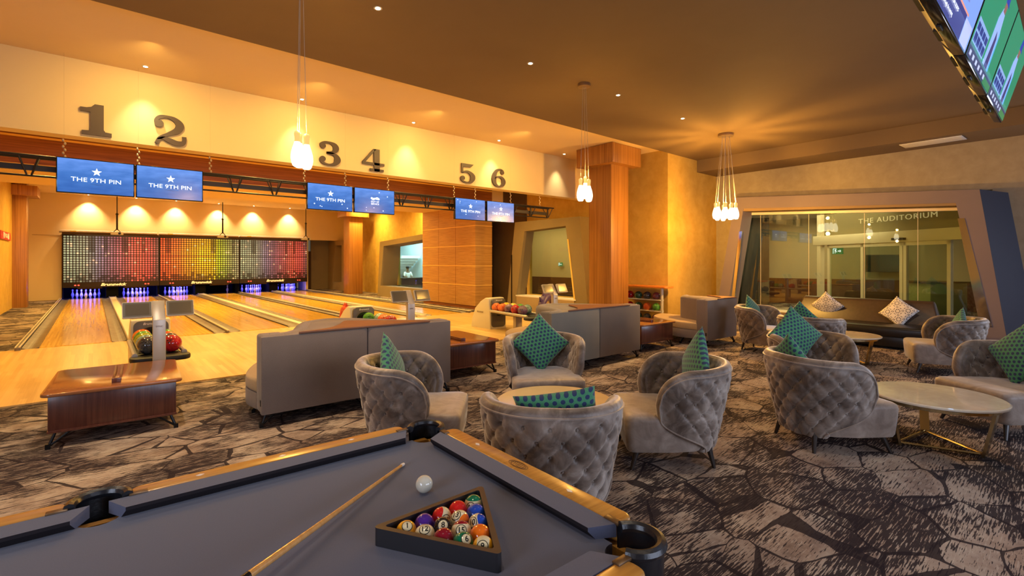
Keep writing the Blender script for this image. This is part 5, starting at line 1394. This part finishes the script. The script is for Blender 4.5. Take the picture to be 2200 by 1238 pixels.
def pendant(x, y, lamps, lab, cap_r, power):
    t = thing('pendant_cluster', lab, 'pendant light', (x, y, 4.51), 0, 'bowling-pin pendant lights')
    MB().lathe([(cap_r, -.05), (cap_r, -.005), (cap_r * .98, 0)], 28).build('ceiling_cap', M('brushed steel', (.4, .3, .2), .35, .8) if 'brushed steel' not in bpy.data.materials else bpy.data.materials['brushed steel'], t, smooth=True, ang=40)
    for dx, dy, zb in lamps:
        sh = MB().lathe(LP, 20, (dx, dy, zb)).build('lamp_shade', MT['lamp_glass'], t, smooth=True, ang=80)
        MB().lathe(NP, 16, (dx, dy, zb)).build('shade_neck', MT['lamp_neck'], sh, smooth=True, ang=80)
        MB().tube([(dx * .35, dy * .35, -.05), (dx, dy, zb + .36)], .0028, 5).build('cord', MT['silver'], t)
    mz = sum(l[2] for l in lamps) / len(lamps)
    light('POINT', (x, y, 4.51 + mz + .42), power * .42, AMBER, .04)
    light('POINT', (x, y, 4.51 + mz - .07), power * .5, AMBER, .05)
pendant(1.60, 5.15, [(-.035, 0, -1.88), (.052, -.015, -1.90)] + [(.0, .05, -1.88)], 'left pendant of glowing bowling-pin lamps in front of the lane numbers', .10, 55)
pendant(5.95, 5.15, [(-.075, .01, -1.88), (.05, .02, -1.83), (.03, -.07, -1.89)], 'middle pendant of three glowing bowling-pin lamps beside the tall column', .10, 45)
cl = []
for k in range(9):
    a_ = 2 * PI * k / 9; cl.append((.215 * math.cos(a_), .215 * math.sin(a_), -1.90 + .02 * math.sin(5 * k)))
cl.append((.0, .0, -1.88))
pendant(10.68, 5.12, cl, 'large pendant of ten glowing bowling-pin lamps near the gold wall', .16, 360)
# vent
vt = thing('ceiling_vent', 'white slot vent under the bulkhead above the auditorium window', 'vent', (13.33, 2.0, 4.178), -.05)
MB().box(-.24, -.5, -.012, .24, .5, 0).build('frame', MT['white'], vt, bevel=.003)
s = MB()
for k in range(5): s.box(-.18 + k * .08, -.46, -.016, -.155 + k * .08, .46, -.012)
s.build('slat', MT['cream_plastic'], vt)
# three televisions near the camera at top right
def color_mesh(name, polys, mat, parent):
    vs = []; fs = []; cols = []
    for poly, col, lvl in polys:
        n = len(vs); vs += [(x, -.031 - lvl * .0006, z) for x, z in poly]; fs.append(tuple(range(n, n + len(poly)))); cols += [col] * len(poly)
    me = bpy.data.meshes.new(name); me.from_pydata(vs, [], fs); me.materials.append(mat)
    ca = me.color_attributes.new('Col', 'FLOAT_COLOR', 'CORNER')
    for k, c in enumerate(cols): ca.data[k].color = (*c, 1)
    o = bpy.data.objects.new(name, me); COL.objects.link(o); o.parent = parent; return o
def rect(x0, z0, x1, z1): return [(x0, z0), (x1, z0), (x1, z1), (x0, z1)]
def bigtv(x0, lab, news):
    W2, Hh = .575, .325
    t = thing('television', lab, 'television', (x0 + W2, .50 - .085, 3.0 + .31), 0, 'ceiling televisions near the camera')
    t.rotation_euler = (math.radians(16), 0, 0)
    MB().box(-W2, -.03, -Hh, W2, .03, Hh).build('housing', MT['gloss_black'], t, bevel=.006)
    MB().prism([(.03, -Hh + .01), (.12, -Hh + .09), (.12, Hh - .2), (.03, Hh - .05)], -W2 + .06, W2 - .06, 'x').build('rear_casing', MT['grey_plastic'], t, bevel=.008)
    for x in (-.28, .28): MB().box(x - .1, .05, -Hh + .034, x + .1, .08, -Hh + .06).build('port_cover', MT['black'], t)
    MB().box(-.04, .0, -Hh - .01, .04, .02, -Hh).build('sensor', MT['black'], t)
    MB().box(-.06, .12, -.05, .06, .20, .3).tube([(0, .16, .3), (0, .5, 1.15)], .025, 8).build('mount_arm', MT['truss'], t)
    a, b = W2 - .014, Hh - .014
    if news:
        pol = [(rect(-a, -b, a, b), (.20, .34, .82), 0), (rect(-a, -b, .30, -b + .14), (.03, .04, .20), 1), (rect(-a, -b + .14, .34, -b + .152), (.8, .30, .2), 2),
               (rect(.31, -b, a - .03, -b + .13), (.45, .5, .85), 1), (rect(-.5, -b + .33, .26, b), (.08, .06, .30), 1), (rect(.30, -b + .3, .36, b), (.02, .2, .8), 1), (rect(-.3, -b + .40, -.1, b), (.25, .2, .5), 2)]
        color_mesh('screen', pol, MT['tv_pic'], t)
        text('lettering', 'SUCCESS CLOSE TO WINNING A TITLE', .058, MT['ink'], t, (-.05, -.035, -b + .28), sx=.85, offset=.0012)
        text('lettering', 'the latest from the tour and the finals', .038, M('news red ink', (.3, .05, .08), .5), t, (-.05, -.035, -b + .20))
        text('lettering', 'Breaking news and live scores', .04, MT['white_glow'], t, (-.18, -.035, -b + .095))
        text('lettering', 'all through the evening', .032, MT['white_glow'], t, (-.18, -.035, -b + .04))
    else:
        g0 = (.012, .26, .13)
        pol = [(rect(-a, -b, a, b), g0, 0), (rect(-a, -b, a, -b + .07), (.02, .03, .10), 1), (rect(-a, -b + .07, a, -b + .085), (.05, .18, .20), 1), (rect(.2, -b, a, -b + .05), (.02, .2, .05), 2),
               ([(-.02, -b + .085), (.24, -b + .085), (.20, .05), (.16, .14), (.06, .16), (-.01, .08)], (.30, .45, .85), 2),
               ([(.05, -b + .085), (.18, -b + .085), (.16, -.02), (.10, .02)], (.04, .04, .16), 3),
               ([(.06, .14), (.15, .14), (.16, .22), (.07, .22)], (.26, .12, .10), 3), ([(.05, .20), (.18, .20), (.17, .28), (.08, .29)], (.01, .04, .36), 4), ([(.15, .20), (.23, .20), (.17, .22)], (.01, .04, .36), 4),
               ([(.20, -b + .085), (.25, -b + .085), (.23, .02), (.20, .05)], (.10, .40, .85), 3)]
        for k in range(2):
            for j in range(4): pol.append((rect(-.52 + j * .11 + k * 0, -b + .10 + k * .07, -.425 + j * .11, -b + .155 + k * .06), (.01, .04, .22), 3))
        pol.append((rect(-.535, -b + .09, -.08, -b + .24), (.25, .4, .7), 2))
        for j in range(6): pol.append((rect(-.5 + j * .13, -b + .02, -.44 + j * .13, -b + .05), (.5, .55, .7), 3))
        color_mesh('screen', pol, MT['tv_pic'], t)
bigtv(3.07, 'large television with blue news picture, leftmost of the three at the top right', True)
bigtv(4.235, 'large television with a sportsman on green, in the middle of the top right trio', False)
bigtv(5.40, 'lowest-looking television with green sports picture at the right edge', False)
for x in (3.6, 4.8, 6.0): light('AREA', (x, .33, 3.28), 5, (.35, .6, 1), 1.0, (x, -1.2, 2.3), sy=.5)
# unseen panes, added at left and rear to go with the cool fill
structure('added_pane_left', MB().box(-4.0, -.8, .8, -3.97, 2.0, 3.0), MT['glass'])
wb = structure('added_pane_rear', MB().box(-1, -6.08, .8, 8, -6.02, 3.6), MT['glass'])
